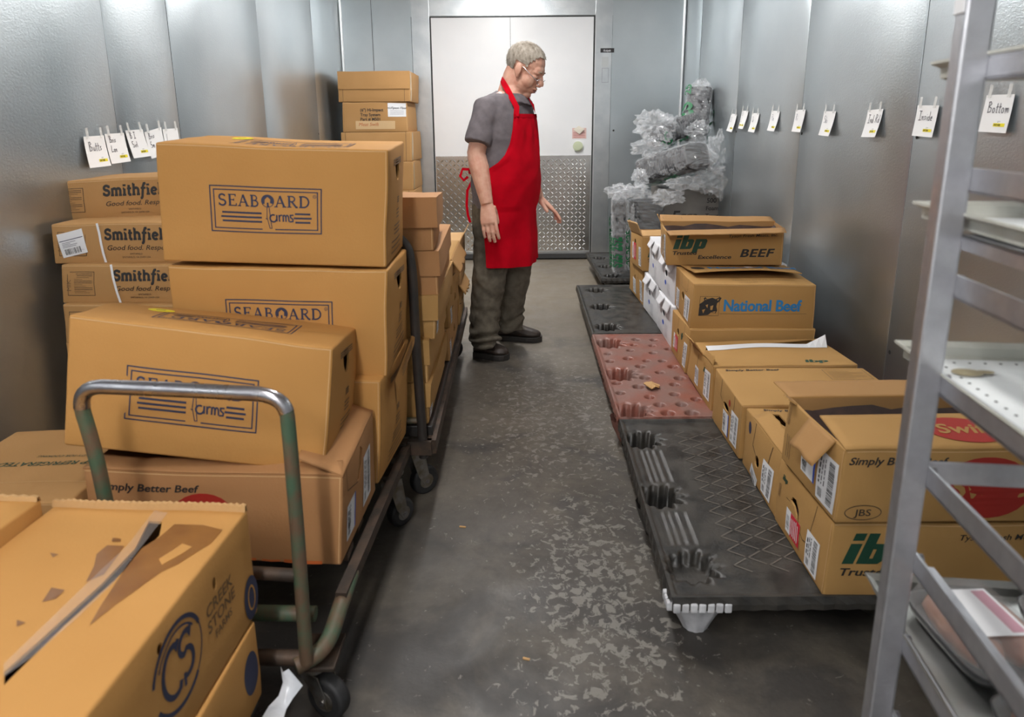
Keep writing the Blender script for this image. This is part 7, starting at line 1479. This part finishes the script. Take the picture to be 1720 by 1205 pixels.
for o, rv in ((.0015, 0), (-.0015, 1)):
    vs = [ap(py0+(py1-py0)*j/NY + (0 if j < NY else 3*sin(pi*i/NQ)), i/NQ, o+.006*noise.noise(V((i*.20+j*.05, j*.12, 2)))+.0035*sin(j*.33+i*.12)*smooth(20, 45, j)) for j in range(NY+1) for i in range(NQ+1)]
    fs = [(j*(NQ+1)+i, (j+1)*(NQ+1)+i, (j+1)*(NQ+1)+i+1, j*(NQ+1)+i+1) for j in range(NY) for i in range(NQ)]
    mb.add(vs, [tuple(reversed(f)) for f in fs] if rv else fs, APR, True)
mb.add([ap(192, q/10, .004) for q in range(11)]+[ap(198, q/10, .004) for q in range(11)], [(i, 11+i, 12+i, i+1) for i in range(10)], APR)
apo = mb.build('apron', man); apo['label'] = 'bright red bib apron'
def ribbon(pts, w, nrm, m=APR):
    P = [V(p) for p in pts]; A = []
    for i, p in enumerate(P):
        d = (P[min(i+1, len(P)-1)]-P[max(i-1, 0)]).normalized(); s_ = d.cross(nrm[i] if isinstance(nrm, list) else nrm).normalized()*w/2; A += [p+s_, p-s_]
    mb.add(A, [(2*i, 2*i+1, 2*i+3, 2*i+2) for i in range(len(P)-1)], m, True)
for sd in (1, -1):
    mb = MB(); q = 0 if sd == 1 else 1
    pts = [ap(196, .06 if sd == 1 else .94, .004)]
    if sd == 1: pts += [at_y(868, 180, 3.745), at_y(859, 163, 3.765), at_y(851, 148, 3.80), at_y(845, 138, 3.84), at_y(842, 133, 3.89), at_y(843, 134, 3.94)]
    else: pts += [at_y(896, 178, 3.83), at_y(888, 166, 3.87), at_y(878, 156, 3.98), at_y(862, 145, 4.0), at_y(850, 136, 3.98), at_y(843, 134, 3.94)]
    c_ = nb; nm = [((p-V((c_.x, c_.y, p.z))).normalized()+V((0, 0, .35))) for p in pts]
    ribbon(pts, .030, nm); mb.build('neck_strap', apo)
mb = MB(); q = tor(287, R(90), .016); pts = [tor(287, R(a), .018) for a in (84, 100, 120, 140, 160, 178)]; ribbon(pts, .018, [(p-V((zc(846, 287).x, YM, p.z))).normalized() for p in pts])
e = pts[-1]; ribbon([e, at_y(777, 284, 3.95), at_y(773, 296, 3.93), at_y(779, 303, 3.93), at_y(786, 297, 3.93)], .016, V((.3, -1, 0)))
ribbon([e, at_y(785, 320, 3.95), at_y(784, 345, 3.94), at_y(786, 362, 3.92), at_y(790, 374, 3.92)], .016, V((-.4, -1, 0))); mb.build('waist_tie', apo)
# --- boots
def boot(heel, toe, ank, parent):
    h, t_ = V(heel), V(toe); d = (t_-h); L = d.length; d.normalize(); s_ = V((d.y, -d.x, 0)); up = V((0, 0, 1)); mb = MB(); rings = []
    for q, w, ht, z0 in ((-.02, .022, .030, .03), (0, .032, .070, .022), (.10, .040, .098, .022), (.25, .042, .105, .022), (.38, .044, .098, .022), (.52, .047, .082, .022), (.68, .052, .066, .022), (.82, .050, .056, .022), (.93, .038, .046, .024), (1.0, .016, .030, .028)):
        c = h+d*L*q; rings.append([c+s_*w*cos(a)*(1 if sin(a) < .3 else .86)+up*(z0+(ht)*(.5+.5*sin(a))) for a in [2*pi*k/20 for k in range(20)]])
    mb.loft(rings, BOOT); c = h+d*L*.20
    mb.tube([c+up*.06, c+up*.11, c+up*.16+(ank-c)*.05], [.047, .046, .050], BOOT, 18)
    o = remesh(mb, 'boot', parent, BOOT, .005, 2)
    mb = MB(); rings = []
    prof = [(-.03, .018), (0, .034), (.12, .042), (.30, .040), (.48, .045), (.68, .054), (.84, .052), (.95, .040), (1.03, .015)]
    out = [(q, w) for q, w in prof]+[(q, -w) for q, w in reversed(prof)]
    for z in (.0, .012, .028, .034): rings.append([h+d*L*q+s_*w*(1.06 if z in (.012, .028) else 1)+up*z for q, w in out])
    mb.loft(rings, SOLE, smooth=False); mb.build('sole', o)
    mb = MB()
    for k in range(4):
        q = .30+.085*k; z = .022+.105-.012*k-.02*max(0, k-1)+.006; mb.tube([h+d*L*q+s_*.030+up*(z-.014), h+d*L*(q+.01)+up*(z+.004), h+d*L*(q)-s_*.030+up*(z-.014)], .0035, mat('boot_lace', (.10, .05, .035), .7), 6)
        for s in (-1, 1): mb.cyl(h+d*L*q+s_*.031*s+up*(z-.016), h+d*L*q+s_*.036*s+up*(z-.015), .004, STEEL, 8)
    mb.build('laces', o)
a = at_z(798, 598, 0); b = at_z(853, 604, 0); a.z = b.z = 0; boot(a, b, anR, man)
a = at_z(838, 570, 0); b = at_z(908, 573, 0); boot(a, b, anL, man)
tag(man, 'grey-haired man in red apron and grey t-shirt standing, looking down', 'person')
